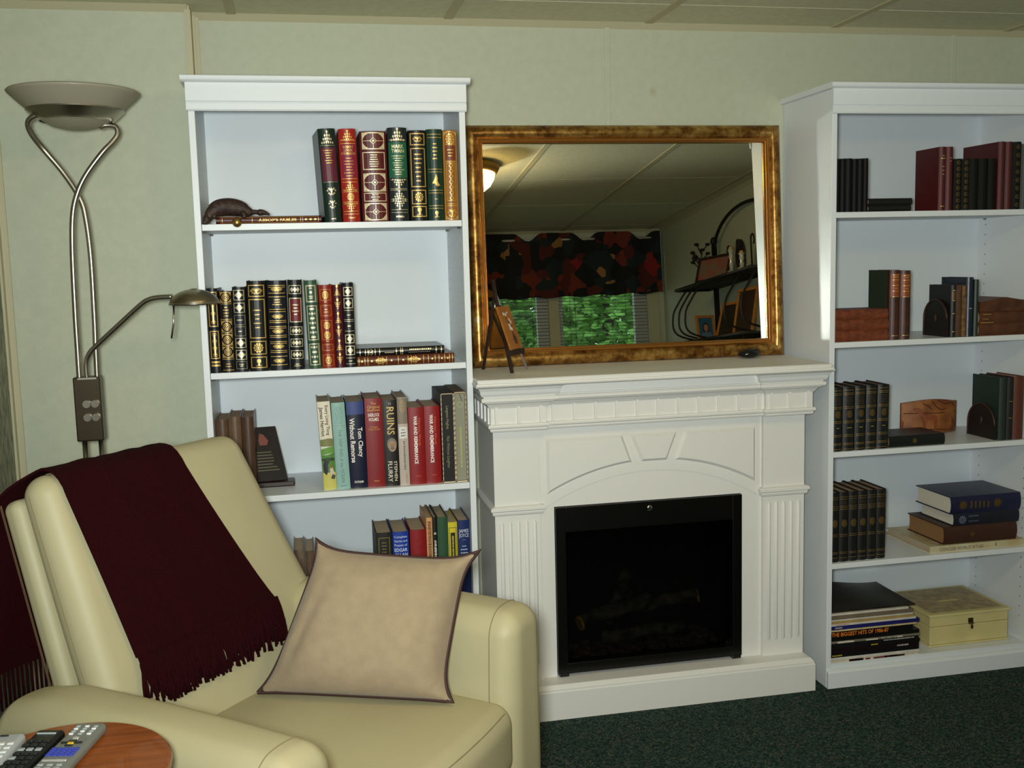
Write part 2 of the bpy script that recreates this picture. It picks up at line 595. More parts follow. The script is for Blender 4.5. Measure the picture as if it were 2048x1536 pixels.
# the window across the room (seen in the mirror)
def window(n, a, b, ga, gb):
    """frame between a and b, glass between ga and gb"""
    w = G()
    w.box(a, ga, YF - .07, YF - .03, WZ0, WZ1).box(gb, b, YF - .07, YF - .03, WZ0, WZ1)
    w.box(ga, gb, YF - .07, YF - .03, WZ0, WZ0 + .05).box(ga, gb, YF - .07, YF - .03, WZ1 - .05, WZ1)
    o = struct('window_%d' % n, w, M('window_frame_vinyl', (176, 178, 172), 0.5))
    G().box(ga, gb, YF - .052, YF - .048, WZ0 + .05, WZ1 - .05).build('pane', PANE, o)
    return o
window(1, WX0, 1.815, 1.13, 1.738)
window(2, 1.887, WX1, 1.918, 2.432)
SLAT = M('blind_slat', (150, 152, 146), 0.5)
for i, (a, b, lab, cords) in enumerate(((WX0 + .01, 1.812, 'mini blind with open slats at the left window in the mirror', (1.30, 1.70)), (1.890, WX1 - .005, 'mini blind with open slats at the wide right window reflected in the mirror', (1.965, 2.00, 2.36)))):
    t = thing('window_blind', lab, 'blind', ((a + b) / 2, YF - .016, WZ0), group='mini blinds at the window')
    g = G()
    n = 46
    for k in range(n):
        z = WZ0 + .02 + (WZ1 - WZ0 - .05) * k / (n - 1)
        g.add([(a, YF - .027, z - .001), (b, YF - .027, z - .001), (b, YF - .005, z + .001), (a, YF - .005, z + .001)], [(0, 1, 2, 3)])
        g.add([(a, YF - .027, z - .0018), (b, YF - .027, z - .0018), (b, YF - .005, z + .0002), (a, YF - .005, z + .0002)], [(3, 2, 1, 0)])
    g.build('slats', SLAT, t, world=True, kind='stuff', fixn=False)
    G().bbox(a, b, YF - .028, YF - .003, WZ1 - .026, WZ1 - .001, .003).build('head_rail', SLAT, t, world=True)
    G().bbox(a, b, YF - .026, YF - .006, WZ0 + .003, WZ0 + .014, .002).build('bottom_rail', SLAT, t, world=True)
    for c in cords:
        G().tube([(c, YF - .0035, WZ0 + .01), (c, YF - .0035, WZ1 - .01)], .0016, 5).build('cord', M('blind_cord', (40, 46, 40), 0.8), t, world=True)

# ------------------------------------------------------------------ bookcases
BD = 0.306
def bookcase(x, shelves, label):
    W, t = 0.708, 0.0165
    T = thing('bookcase', label, 'bookcase', (x + W / 2, -BD / 2, 0), group='matching white bookcases')
    for a in (x, x + W - t):
        G().bbox(a, a + t, -BD, -.002, 0, 1.786, .001).build('side_panel', WHITE, T, world=True)
    G().box(x + t, x + W - t, -.010, -.004, .02, 1.786).build('back_panel', M('white_backboard', (206, 216, 220), 0.45), T, world=True)
    for z in shelves:
        s = G().bbox(x + t + .0008, x + W - t - .0008, -BD + .003, -.0105, z - .0165, z, .001).build('shelf', WHITE, T, world=True)
        if z > .1:
            for a, dx in ((x + t, 1), (x + W - t, -1)):
                for yy in (-BD + .035, -.05):
                    G().tube([(a, yy, z - .0195), (a + dx * .009, yy, z - .0195)], .0028, 8).build('shelf_pin', NICKEL, s, world=True)
    G().box(x + t, x + W - t, -BD, -.004, 1.770, 1.786).build('top_panel', WHITE, T, world=True)
    # frieze board with a bead line, crown with an ogee
    fz = G()
    prof = [(0, 1.7138), (-.007, 1.7142), (-.0095, 1.718), (-.0095, 1.733), (-.0075, 1.7365), (-.011, 1.7385), (-.011, 1.790), (0, 1.790)]
    fz.prism(prof, x - .003, x + W + .003, lambda a, b, c: (c, -BD + a, b))
    fz.build('frieze_board', WHITE, T, world=True)
    rings = [(.010, 1.7835), (.013, 1.7845), (.018, 1.7865), (.021, 1.789), (.0225, 1.793), (.0225, 1.7985), (.021, 1.8), (.0, 1.8)]
    cg = G()
    vs, fs = [], []
    for o, z in rings:
        sx = min(o, .013)
        vs += [(x - sx, -.002, z), (x - sx, -BD - .011 - o + .010, z), (x + W + sx, -BD - .011 - o + .010, z), (x + W + sx, -.002, z)]
    for j in range(len(rings) - 1):
        for i in range(3):
            fs.append((j * 4 + i, j * 4 + i + 1, j * 4 + 5 + i, j * 4 + 4 + i))
        fs.append((j * 4 + 3, j * 4, j * 4 + 4, j * 4 + 7))
    fs.append((0, 1, 2, 3))
    fs.append(tuple(len(vs) - 4 + i for i in range(4)))
    cg.add(vs, fs)
    cg.build('crown_moulding', WHITE, T, world=True)
    G().prism([(0, 0), (-.012, 0), (-.012, .048), (-.009, .052), (-.003, .0545), (0, .0548)], x + .001, x + W - .001, lambda a, b, c: (c, -BD + a, b)).build('plinth', WHITE, T, world=True)
    G().prism([(0, .0545), (.004, .0545), (.004, .0553), (0, .0553)], x + t, x + W - t, lambda a, b, c: (c, -BD + a, b)).build('toe_rail', WHITE, T, world=True)
    ph = G()
    for a, dx in ((x + t, 1), (x + W - t, -1)):
        for yy in (-BD + .035, -.05):
            for k in range(46):
                z = .15 + k * .032
                ph.lathe([(.0001, 0), (.0022, 0)], 6, (0, 0, 0), mat=Matrix.Translation((a + dx * .0006, yy, z)) @ Matrix.Rotation(rad(90), 4, 'Y'))
    ph.build('peg_holes', M('peg_hole_shadow_plug', (70, 66, 58), 0.9), T, world=True, kind='stuff', fixn=False)
    return T
LX, RX = 0.0, 1.772
LS = [1.431, 1.047, 0.7122, 0.3856, 0.0718]
RS = [1.4355, 1.056, 0.7282, 0.3856, 0.0718]
bookcase(LX, LS, 'tall white bookcase of gilt leather and hardback books, behind the cream armchair')
bookcase(RX, RS, 'tall white bookcase to the right of the fireplace, holding old dark books and magazines')

# ------------------------------------------------------------------ fireplace surround
PY, CY = -0.258, -0.245            # pilaster and centre planes
def fireplace():
    T = thing('fireplace_mantel', 'white wooden fireplace surround with fluted pilasters and dentilled mantel shelf', 'fireplace', (1.226, -.17, 0))
    B = lambda g, n, p=T, **k: g.build(n, MANTEL, p, world=True, **k)
    # hearth base
    g = G()
    def ringbox(g, x0, x1, yb, rings, close=True):
        vs, fs = [], []
        for o, z in rings:
            vs += [(x0 - o, yb, z), (x0 - o, -o, z), (x1 + o, -o, z), (x1 + o, yb, z)]
        return vs, fs
    def mould(g, x0, x1, yf, rings):
        """stacked footprint: each ring (overhang, z); left, front and right sides follow"""
        vs, fs = [], []
        for o, z in rings:
            vs += [(x0 - o, -.003, z), (x0 - o, yf - o, z), (x1 + o, yf - o, z), (x1 + o, -.003, z)]
        n = len(rings)
        for j in range(n - 1):
            for i in range(4):
                k = (i + 1) % 4
                fs.append((j * 4 + i, j * 4 + k, j * 4 + 4 + k, j * 4 + 4 + i))
        fs.append((3, 2, 1, 0))
        fs.append(tuple((n - 1) * 4 + i for i in range(4)))
        g.add(vs, fs)
        return g
    B(mould(G(), .722, 1.732, -.316, [(0, 0), (0, .082), (-.002, .086), (-.002, .090), (-.008, .097), (-.012, .101), (-.06, .101)]), 'hearth_base')
    # body: side cheeks, centre board with the opening
    b = G()
    b.box(.900, .944, CY, -.003, .101, .86).box(1.522, 1.590, CY, -.003, .101, .86).box(.944, 1.522, CY, -.003, .611, .86)
    B(b, 'centre_board')
    # header board with the arched lower edge, a few millimetres proud
    arc = []
    for i in range(25):
        a = -1 + 2 * i / 24
        x = 1.2395 + a * .338
        arc.append((x, .601 + .100 * math.sqrt(max(0, 1 - (a * .985) ** 2)) - .0))
    # flatter arc: circle through the springing points and the crown
    arc = []
    R = (.338 ** 2 + .100 ** 2) / (2 * .100)
    for i in range(25):
        x = -.338 + .676 * i / 24
        arc.append((1.2395 + x, .601 + .100 - R + math.sqrt(R * R - x * x)))
    hb = [(.9015, .601)] + arc[1:-1] + [(1.5775, .601), (1.5775, .858), (.9015, .858)]
    g = G()
    g.prism(hb, 0, 1, lambda a, b_, c: (a, CY + .001 - .005 * c, b_))
    h = B(g, 'arched_header')
    # raised panels and keystone
    def arcz(x):
        R2 = R + .030
        return .601 + .100 - R + math.sqrt(max(0, R2 * R2 - (x - 1.2395) ** 2))
    lx0, lx1 = .922, 1.180
    left = [(lx0, .812)] + [(lx0 + (lx1 - lx0) * i / 12, arcz(lx0 + (lx1 - lx0) * i / 12)) for i in range(13)] + [(1.150, .812)]
    rx0, rx1 = 1.309, 1.564
    right = [(1.340, .812)] + [(rx0 + (rx1 - rx0) * i / 12, arcz(rx0 + (rx1 - rx0) * i / 12)) for i in range(13)] + [(rx1, .812)]
    key = [(1.172, .812), (1.207, .728), (1.286, .728), (1.319, .812)]
    for poly in (left, right, key):
        B(G().raised(poly, CY - .0035, CY - .013, .0085), 'raised_panel', h)
    # pilasters
    for x0, x1 in ((.768, .901), (1.586, 1.719)):
        p = G().box(x0, x1, PY, -.003, .101, .86)
        po = B(p, 'pilaster')
        for k in range(5):
            fx = x0 + .0185 + k * (x1 - x0 - .037) / 4
            f = G()
            # a half-round reed with bevelled sides, sunk edges read as flutes
            n = 6
            for i in range(n):
                pass
            f.tube([(fx, PY - .0002, .150), (fx, PY - .0002, .156), (fx, PY - .0002, .574), (fx, PY - .0002, .580)], [.002, .0056, .0056, .002], 10, flat=1.1)
            B(f, 'flute', po, smooth=True, angle=50)
        # impost moulding and lower step
        B(mould(G(), x0, x1, PY, [(.0, .598), (.006, .601), (.008, .606), (.008, .611), (.013, .614), (.013, .621), (.010, .624), (.004, .626), (0, .627)]), 'impost_moulding', po)
    # frieze with vertical strips
    FP, FC = -.300, -.286
    blocks = ((.755, .914), (1.574, 1.7225))
    B(G().box(.905, 1.58, FC, -.003, .853, .93), 'frieze')
    for x0, x1 in blocks:
        fo = B(G().box(x0, x1, FP, -.003, .853, .93), 'frieze_block')
        for k in range(3):
            xx = x0 + .016 + k * (x1 - x0 - .032) / 2
            B(G().prism([(-.0045, 0), (-.0038, -.005), (.0038, -.005), (.0045, 0)], .869, .917, lambda a, b_, c: (xx + a, FP + b_, c)), 'dentil_strip', fo)
        if x0 < 1:
            for k in range(5):
                yy = FP + .02 + k * .055
                B(G().prism([(-.0045, 0), (-.0038, -.005), (.0038, -.005), (.0045, 0)], .869, .917, lambda a, b_, c: (x0 + b_, yy + a, c)), 'dentil_strip', fo)
    for k in range(11):
        xx = .936 + k * (1.556 - .936) / 10
        B(G().prism([(-.0045, 0), (-.0038, -.005), (.0038, -.005), (.0045, 0)], .869, .917, lambda a, b_, c: (xx + a, FC + b_, c)), 'dentil_strip')
    low = [(-.035, .846), (.0, .848), (.002, .852), (.002, .856), (.007, .859), (.008, .864), (.006, .868), (0, .8695)]
    def straight(g, x0, x1, yf, rings):
        pts = [(-o, z) for o, z in rings]
        pts = [(0.02, rings[0][1])] + pts + [(0.02, rings[-1][1])]
        return g.prism(pts, x0, x1, lambda a, b_, c: (c, yf + a, b_))
    cor = [(0, .914), (.004, .915), (.006, .918), (.014, .927), (.022, .931), (.022, .933), (.031, .9335), (.0345, .937), (.0345, .943), (.031, .9465), (.027, .947), (.027, .950), (.034, .951), (.038, .957), (.040, .966), (.046, .974), (.056, .978), (.056, .983), (-.02, .984)]
    corc = [(0, .914), (.004, .915), (.006, .918), (.014, .927), (.022, .931), (.022, .933), (.031, .9335), (.0345, .937), (.0345, .943), (.031, .9465), (.027, .947), (.027, .950), (.024, .951), (.024, .979), (.05, .980), (.05, .984), (-.02, .984)]
    for x0, x1 in blocks:
        B(mould(G(), x0, x1, FP, low), 'frieze_moulding')
        B(mould(G(), x0, x1, FP, [(o * .82, z) for o, z in cor]), 'cornice_block')
    B(straight(G(), .91, 1.578, FC, low), 'frieze_moulding')
    B(straight(G(), .91, 1.578, FC, corc), 'cornice')
    # mantel shelf
    g = mould(G(), .722, 1.730, -.362, [(0, .982), (.013, .982), (.0165, .984), (.018, .9875), (.0165, .9915), (.012, .9935), (.012, .9955), (.0145, .9965), (.0145, 1.0005), (.011, 1.003), (-.1, 1.003)])
    B(g, 'mantel_shelf')
    return T
fireplace()

def firebox():
    T = thing('electric_firebox', 'black electric fireplace insert with log bed behind smoked glass', 'firebox', (1.233, -.15, .102))
    x0, x1, z0, z1 = .9455, 1.5205, .1035, .6095
    B = lambda g, n, m, p=T, **k: g.build(n, m, p, world=True, **k)
    yF = CY - .010
    fr = G()
    fr.bbox(x0, x0 + .030, yF, -.22, z0 + .006, z1, .002).bbox(x1 - .030, x1, yF, -.22, z0 + .006, z1, .002)
    fr.bbox(x0 + .030, x1 - .030, yF, -.22, z1 - .075, z1, .002).bbox(x0 + .030, x1 - .030, yF, -.22, z0 + .006, z0 + .038, .002)
    f = B(fr, 'front_frame', M('black_enamel', (5, 4, 4), 0.30))
    for a in (x0 + .004, x1 - .032):
        B(G().bbox(a, a + .028, yF - .002, -.225, z0 - .0015, z0 + .008, .002), 'foot', BLACK)
    B(G().ball((1.2295, yF - .001, z1 - .020), .0085, 14, 8, (1, .35, 1)), 'badge', M('chrome_badge', (200, 204, 206), 0.15, metal=1.0), smooth=True, label='small round silver badge')
    sh = G()
    sh.box(x0 + .03, x1 - .03, -.03, -.025, z0 + .01, z1 - .02).box(x0 + .026, x0 + .03, -.22, -.025, z0 + .01, z1 - .02).box(x1 - .03, x1 - .026, -.22, -.025, z0 + .01, z1 - .02)
    sh.box(x0 + .03, x1 - .03, -.22, -.025, z0 + .004, z0 + .01).box(x0 + .03, x1 - .03, -.22, -.025, z1 - .02, z1 - .016)
    B(sh, 'firebox_shell', M('black_liner', (10, 10, 10), 0.8))
    B(G().box(x0 + .030, x1 - .030, -.229, -.226, z0 + .038, z1 - .075), 'glass', SMOKE)
    bark = M('charred_log', (112, 104, 92), 0.9, col2=(40, 42, 40), vscale=30, bump=0.8, bscale=60)
    cut = M('cut_log_end', (206, 160, 66), 0.85, var=0.25, vscale=60)
    rnd = random.Random(5)
    def log(a, b, r, wig=.006):
        a, b = Vector(a), Vector(b)
        pts = [a.lerp(b, i / 7) + Vector((0, rnd.uniform(-wig, wig), rnd.uniform(-wig, wig))) for i in range(8)]
        o = B(G().tube(pts, [r * rnd.uniform(.88, 1.1) for _ in pts], 10), 'log', bark, smooth=True, angle=60)
        return o
    def end(o, c, n, r):
        n = Vector(n).normalized()
        B(G().tube([Vector(c) - n * .001, Vector(c) + n * .006], [r, r * .92], 10), 'cut_end', cut, o)
    o = log((1.035, -.185, .235), (1.26, -.165, .285), .024)
    end(o, (1.033, -.1855, .2345), (-1, -.25, -.2), .024)
    o = log((1.20, -.150, .255), (1.40, -.185, .285), .022)
    end(o, (1.402, -.1853, .2853), (1, -.2, .15), .022)
    log((1.13, -.115, .20), (1.21, -.10, .35), .020)
    log((1.10, -.175, .175), (1.36, -.17, .19), .021)
    log((1.17, -.15, .33), (1.24, -.14, .25), .016)
    bed = G()
    for k in range(170):
        x, y = rnd.uniform(x0 + .05, x1 - .05), rnd.uniform(-.215, -.06)
        s_ = rnd.uniform(.007, .016)
        bed.ball((x, y, z0 + .014 + s_ * .5 + rnd.uniform(0, .02) * (1 if y > -.17 else .3)), s_, 6, 4, (1.2, 1, .8))
    B(bed, 'ember_bed', M('ember_bed', (92, 70, 60), 0.9, var=0.5, vscale=90), kind='stuff')
firebox()

# ------------------------------------------------------------------ mirror on the mantel
def mirror():
    TH, PH = rad(3.7), rad(0.85)
    T = thing('wall_mirror', 'large rectangular mirror in an antique gold frame leaning on the mantel shelf', 'mirror', (1.2455, -.0632, 1.0045), (-TH, 0, -PH))
    W, H, fwid = .992, .714, .0535
    # profile: (inward distance from the outer edge, towards the viewer)
    prof = [(0, -.004), (0, .006), (.003, .010), (.008, .0165), (.016, .0215), (.024, .0225), (.031, .020), (.0355, .0145), (.037, .0125), (.0385, .0125), (.0405, .0155), (.0435, .0165), (.0465, .0145), (.048, .010), (.0495, .0095), (.051, .0105), (.0525, .009), (.0535, .004), (.0535, -.004)]
    corners = [(-W / 2, 0), (W / 2, 0), (W / 2, H), (-W / 2, H)]
    inw = [(1, 1), (-1, 1), (-1, -1), (1, -1)]
    split = 8
    for i in range(4):
        j = (i + 1) % 4
        for nm, pr_, m in (('frame_rail', prof[:split + 2], GFRAME), ('inner_bead', prof[split:], GFRAME2)):
            g = G()
            n = 24
            vs, fs = [], []
            for k in range(n + 1):
                t = k / n
                for d, o in pr_:
                    a = (corners[i][0] + inw[i][0] * d, corners[i][1] + inw[i][1] * d)
                    b = (corners[j][0] + inw[j][0] * d, corners[j][1] + inw[j][1] * d)
                    vs.append((a[0] + (b[0] - a[0]) * t, -o, a[1] + (b[1] - a[1]) * t))
            m_ = len(pr_)
            for k in range(n):
                for q in range(m_ - 1):
                    fs.append((k * m_ + q, (k + 1) * m_ + q, (k + 1) * m_ + q + 1, k * m_ + q + 1))
            g.add(vs, fs)
            if nm == 'frame_rail':
                fr = g.build(nm, m, T, smooth=True, angle=50)
            else:
                g.build(nm, m, fr, smooth=True, angle=50)
    G().box(-W / 2 + .002, W / 2 - .002, .002, .005, .002, H - .002).build('backing_board', M('brown_backing', (90, 70, 50), 0.9), T)
    G().add([(-W / 2 + .051, 0, .051), (W / 2 - .051, 0, .051), (W / 2 - .051, 0, H - .051), (-W / 2 + .051, 0, H - .051)], [(0, 1, 2, 3)]).build('mirror_glass', MIRROR, T, fixn=False)
mirror()
# ------------------------------------------------------------------ books
INK = {}
def ink(key):
    if key == 'gold': return GOLD
    if key == 'silv': return SILV
    if isinstance(key, tuple):
        return M('ink_%d_%d_%d' % key, key, 0.45)
    return MATS[key]

class Spine:
    """flat print on a spine, w wide and h tall, in fractions; collected per ink"""
    def __init__(s, w, h, b):
        s.w, s.h, s.b = w, h, b
        s.parts = {}
    def y(s, x, lift):
        return s.b * min(1.0, (2 * x / s.w) ** 2) - lift
    def put(s, key, ps, fs, lift=.0006):
        g = s.parts.setdefault(key, G())
        g.add([(x, s.y(x, lift), z) for x, z in ps], fs)
    def rect(s, key, x0, x1, z0, z1, lift=.0006):
        n = max(1, int(8 * (x1 - x0) / s.w + .99))
        ps = []
        for i in range(n + 1):
            x = x0 + (x1 - x0) * i / n
            ps += [(x, z0), (x, z1)]
        s.put(key, ps, [(2 * i, 2 * i + 2, 2 * i + 3, 2 * i + 1) for i in range(n)], lift)
    def bar(s, key, z, t=.0012, xf=.86):
        s.rect(key, -s.w / 2 * xf, s.w / 2 * xf, z * s.h - t / 2, z * s.h + t / 2)
    def bars(s, key, zs, t=.0012, xf=.86):
        for z in zs: s.bar(key, z, t, xf)
    def frame(s, key, z0, z1, t=.0016, xf=.80):
        X = s.w / 2 * xf
        a, b = z0 * s.h, z1 * s.h
        s.rect(key, -X, X, a, a + t); s.rect(key, -X, X, b - t, b)
        s.rect(key, -X, -X + t, a + t, b - t); s.rect(key, X - t, X, a + t, b - t)
    def label(s, key, z0, z1, xf=.90):
        s.rect(('L', key), -s.w / 2 * xf, s.w / 2 * xf, z0 * s.h, z1 * s.h, .0003)
    def poly(s, key, pts, lift=.0006):
        x0, x1 = min(p[0] for p in pts), max(p[0] for p in pts)
        n = max(1, int(8 * (x1 - x0) / s.w + .5))
        for k in range(n):
            q = pts
            for lim, sg in ((x0 + (x1 - x0) * k / n, 1), (x0 + (x1 - x0) * (k + 1) / n, -1)):
                out = []
                for i in range(len(q)):
                    a, b = q[i - 1], q[i]
                    ia, ib = sg * (a[0] - lim) >= -1e-9, sg * (b[0] - lim) >= -1e-9
                    if ia != ib:
                        t = (lim - a[0]) / (b[0] - a[0])
                        out.append((lim, a[1] + (b[1] - a[1]) * t))
                    if ib:
                        out.append(b)
                q = out
                if not q:
                    break
            if len(q) > 2:
                s.put(key, q, [tuple(range(len(q)))], lift)
    def disc(s, key, x, z, r, n=8, sz=1.0):
        s.poly(key, [(x + r * math.cos(2 * math.pi * i / n), z + sz * r * math.sin(2 * math.pi * i / n)) for i in range(n)])
    def ring(s, key, x, z, r, t, n=14, sz=1.0):
        ps = []
        for i in range(n):
            a = 2 * math.pi * i / n
            ps += [(x + r * math.cos(a), z + sz * r * math.sin(a)), (x + (r - t) * math.cos(a), z + sz * (r - t) * math.sin(a))]
        s.put(key, ps, [(2 * i, (2 * i + 2) % (2 * n), (2 * i + 3) % (2 * n), 2 * i + 1) for i in range(n)])
    def dia(s, key, x, z, r, rz=None, t=None):
        rz = rz or r
        if t:
            a, b = r - t, rz - t
            s.put(key, [(x + r, z), (x, z + rz), (x - r, z), (x, z - rz), (x + a, z), (x, z + b), (x - a, z), (x, z - b)], [(i, (i + 1) % 4, 4 + (i + 1) % 4, 4 + i) for i in range(4)])
        else:
            s.poly(key, [(x + r, z), (x, z + rz), (x - r, z), (x, z - rz)])
    def fan(s, key, z, hgt, up=1, xf=.62):
        """triangular filigree of leaves"""
        W = s.w / 2 * xf
        z = z * s.h
        rows = 4
        for i in range(rows):
            f = i / (rows - 1)
            zz = z + up * hgt * (.5 - f)
            wid = W * (.12 + .88 * f)
            n = 1 + 2 * i if i < 3 else 6
            for k in range(n):
                x = (-wid + 2 * wid * k / (n - 1)) if n > 1 else 0
                s.dia(key, x, zz - up * abs(x) * .15, W * .17, hgt * .16)
        s.rect(key, -W * .05, W * .05, z - hgt * .45, z + hgt * .45)
    def scroll(s, key, z, rx, rz):
        z = z * s.h
        for sx in (-1, 1):
            for k, (fx, fz, r) in enumerate(((.25, .35, .22), (.55, .5, .20), (.85, .15, .20), (.6, -.35, .18), (.28, -.55, .16))):
                s.ring(key, sx * rx * fx, z + rz * fz, rx * r, rx * r * .55, 8)
        s.dia(key, 0, z, rx * .16, rz * .8)
    def rosette(s, key, z, r, rz=None):
        z = z * s.h
        rz = rz or r
        for k in range(10):
            a = 2 * math.pi * k / 10
            s.dia(key, r * .72 * math.cos(a), z + rz * .72 * math.sin(a), r * .24, rz * .24)
        s.ring(key, 0, z, r * .46, r * .12, 12, rz / r)
        s.disc(key, 0, z, r * .2, 6, rz / r)
    def medal(s, key, z, r):
        z = z * s.h
        s.disc(key, 0, z + r * .35, r * .62, 10)
        s.dia(key, 0, z - r * .6, r * .32, r * .5)
        s.rect(key, -r * .8, r * .8, z - r * 1.12, z - r * .98)
    def corners(s, key, z0, z1, r, xf=.80):
        X = s.w / 2 * xf
        for sx in (-1, 1):
            for sz, zz in ((1, z0 * s.h), (-1, z1 * s.h)):
                x = sx * X
                s.poly(key, [(x, zz), (x - sx * r, zz), (x - sx * r * .55, zz + sz * r * .25), (x - sx * r * .3, zz + sz * r * .55), (x, zz + sz * r)])
    def lines(s, key, z0, z1, n, seed=0, xf=.55, t=.0026):
        """lettering too small to read: broken dashes"""
        rd = random.Random(seed * 7 + int(s.w * 1e4))
        for i in range(n):
            z = (z0 + (z1 - z0) * ((i + .5) / n)) * s.h
            W = s.w / 2 * xf * rd.uniform(.5, 1)
            x = -W
            while x < W:
                l = rd.uniform(.0012, .0030)
                s.rect(key, x, min(W, x + l), z - t / 2 * rd.uniform(.6, 1), z + t / 2 * rd.uniform(.6, 1))
                x += l + rd.uniform(.0006, .0012)
    def vlines(s, key, x, z0, z1, size, seed=0):
        """lettering along the spine, too small to read"""
        rd = random.Random(seed + 11)
        zz, x = z0 * s.h, x * s.w / 2
        while zz < z1 * s.h:
            l = rd.uniform(.0016, .0034)
            s.rect(key, x - size / 2 * rd.uniform(.7, 1), x + size / 2 * rd.uniform(.7, 1), zz, zz + l)
            zz += l + rd.uniform(.0012, .0022)
    def text(s, key, z, body, size, maxw=.86, bold=0.0):
        vs, fs, wd = txt(body, bold)
        k = min(1.0, s.w * maxw / (wd * size))
        s.put(('T', key), [(x * size * k, z * s.h + y * size) for x, y in vs], fs, .0009)
    def vtext(s, key, x, z0, z1, body, size, down=True, bold=0.0):
        """lettering running along the spine between z0 and z1 (fractions), x offset as fraction of the half width"""
        vs, fs, wd = txt(body, bold)
        L = (z1 - z0) * s.h
        k = L / wd
        zc = (z0 + z1) / 2 * s.h
        x = x * s.w / 2
        if down:
            ps = [(x + v * size, zc - u * k) for u, v in vs]
        else:
            ps = [(x - v * size, zc + u * k) for u, v in vs]
        s.put(('T', key), ps, fs, .0009)
    def build(s, T):
        for key, g in s.parts.items():
            if isinstance(key, tuple) and key and key[0] == 'L':
                g.build('spine_label', ink(key[1]), T, fixn=False)
            elif isinstance(key, tuple) and key and key[0] == 'T':
                g.build('title_lettering', ink(key[1]), T, fixn=False)
            elif key in ('gold', 'silv'):
                g.build('gilt_tooling', ink(key), T, fixn=False, kind='stuff')
            else:
                g.build('spine_print', ink(key), T, fixn=False, kind='stuff')

def book(x, w, h, d, y, z, label, cover, deco=None, tilt=0.0, lying=False, pages=None, bulge=.22, bands=None, group=None, name='book', rotz=0.0, pageshow=.0035, cat='book'):
    """standing: left edge x, bottom z, spine front at y.  lying: spine runs along +x from x, underside at z."""
    b = min(w * bulge, .010)
    t = .0026
    if lying:
        loc = (x, y, z + w / 2)
        rot = (0, rad(90), rad(rotz))
    else:
        dz = abs(math.sin(rad(tilt))) * w / 2
        loc = (x + w / 2, y, z + dz)
        rot = (0, rad(tilt), rad(rotz))
    T = thing(name, label, cat, loc, rot, group)
    n = 8
    arc = [(-w / 2 + w * i / n, b * (2 * (i / n) - 1) ** 2) for i in range(n + 1)]
    outer = [(-w / 2, d)] + arc + [(w / 2, d)]
    wi = w - 2 * t
    inner = [(wi / 2, d)] + [(wi / 2 - wi * i / n, t + b * (1 - 2 * (i / n)) ** 2) for i in range(n + 1)] + [(-wi / 2, d)]
    cv = G()
    no = len(outer)
    vs = [(a, c, 0) for a, c in outer] + [(a, c, h) for a, c in outer]
    ins = list(reversed(inner))
    # outer and inner walls with matching point counts -> quads all round
    vs += [(a, c, 0) for a, c in ins] + [(a, c, h) for a, c in ins]
    fs = []
    for i in range(no - 1):
        fs.append((i, i + 1, no + i + 1, no + i))
        fs.append((2 * no + i + 1, 2 * no + i, 3 * no + i, 3 * no + i + 1))
        fs.append((no + i, no + i + 1, 3 * no + i + 1, 3 * no + i))
        fs.append((i + 1, i, 2 * no + i, 2 * no + i + 1))
    fs.append((0, no, 3 * no, 2 * no))
    fs.append((no - 1, 2 * no + no - 1, 3 * no + no - 1, no + no - 1))
    cv.add(vs, fs)
    cv.build('cover', cover, T)
    pg = G()
    e = .0002
    pw = wi / 2 - e
    prof = [(-pw, d - pageshow)] + [(-pw + 2 * pw * i / 6, t + b + .001) for i in range(0, 7, 6)] + [(pw, d - pageshow), (pw * .5, d - pageshow - .002), (0, d - pageshow - .003), (-pw * .5, d - pageshow - .002)]
    pg.prism(prof, pageshow, h - pageshow)
    pg.build('page_block', pages or PAPER, T)
    if bands:
        for zf in bands:
            rb = G()
            rb.tube([(a * .99, c - .0004, zf * h) for a, c in arc], .0019, 6)
            rb.build('raised_band', cover, T, smooth=True)
    if deco:
        s = Spine(w, h, b)
        deco(s)
        s.build(T)
    return T

L_ = leather
NAVY = lambda: L_('black_navy', (18, 20, 28))
# ---- top shelf of the left bookcase
y1 = -.299
z = LS[0]
gA = 'leather volumes on the top shelf of the left bookcase'
def d1(s):
    s.fan('silv', .91, .026); s.label((92, 28, 46), .44, .80, .86)
    s.lines('gold', .62, .78, 6, 1); s.scroll('silv', .33, .012, .014); s.scroll('silv', .19, .010, .016); s.lines('silv', .025, .045, 1, 4, .5, .004)
    s.bars('silv', (.82, .43), .0006)
book(.3300, .0446, .241, .165, y1, z, 'dark green leather book with a burgundy title panel on the top shelf', L_('forest', (20, 40, 32)), d1, -2.3, group=gA, rotz=4.0)
def d2(s):
    s.fan('gold', .93, .020); s.bars('gold', (.875, .842), .0016)
    s.label((132, 30, 56), .475, .835, .84)
    s.text('gold', .805, 'ROBERT', .0062, .6, .02); s.text('gold', .770, 'LOUIS', .0062, .5, .02); s.text('gold', .735, 'STEVENSON', .0062, .8, .02)
    s.lines('gold', .48, .70, 7, 2, .62)
    s.bars('gold', (.465, .43, .345, .325, .215, .195, .115, .085), .0016); s.fan('gold', .385, .017); s.rosette('gold', .27, .0105, .0115); s.fan('gold', .155, .017, -1); s.lines('gold', .03, .06, 1, 3, .6, .005)
book(.3772, .0447, .241, .165, y1, z, 'bright red leather book with a purple title panel on the top shelf', L_('scarlet', (158, 36, 26)), d2, -.9, group=gA, rotz=1.2)
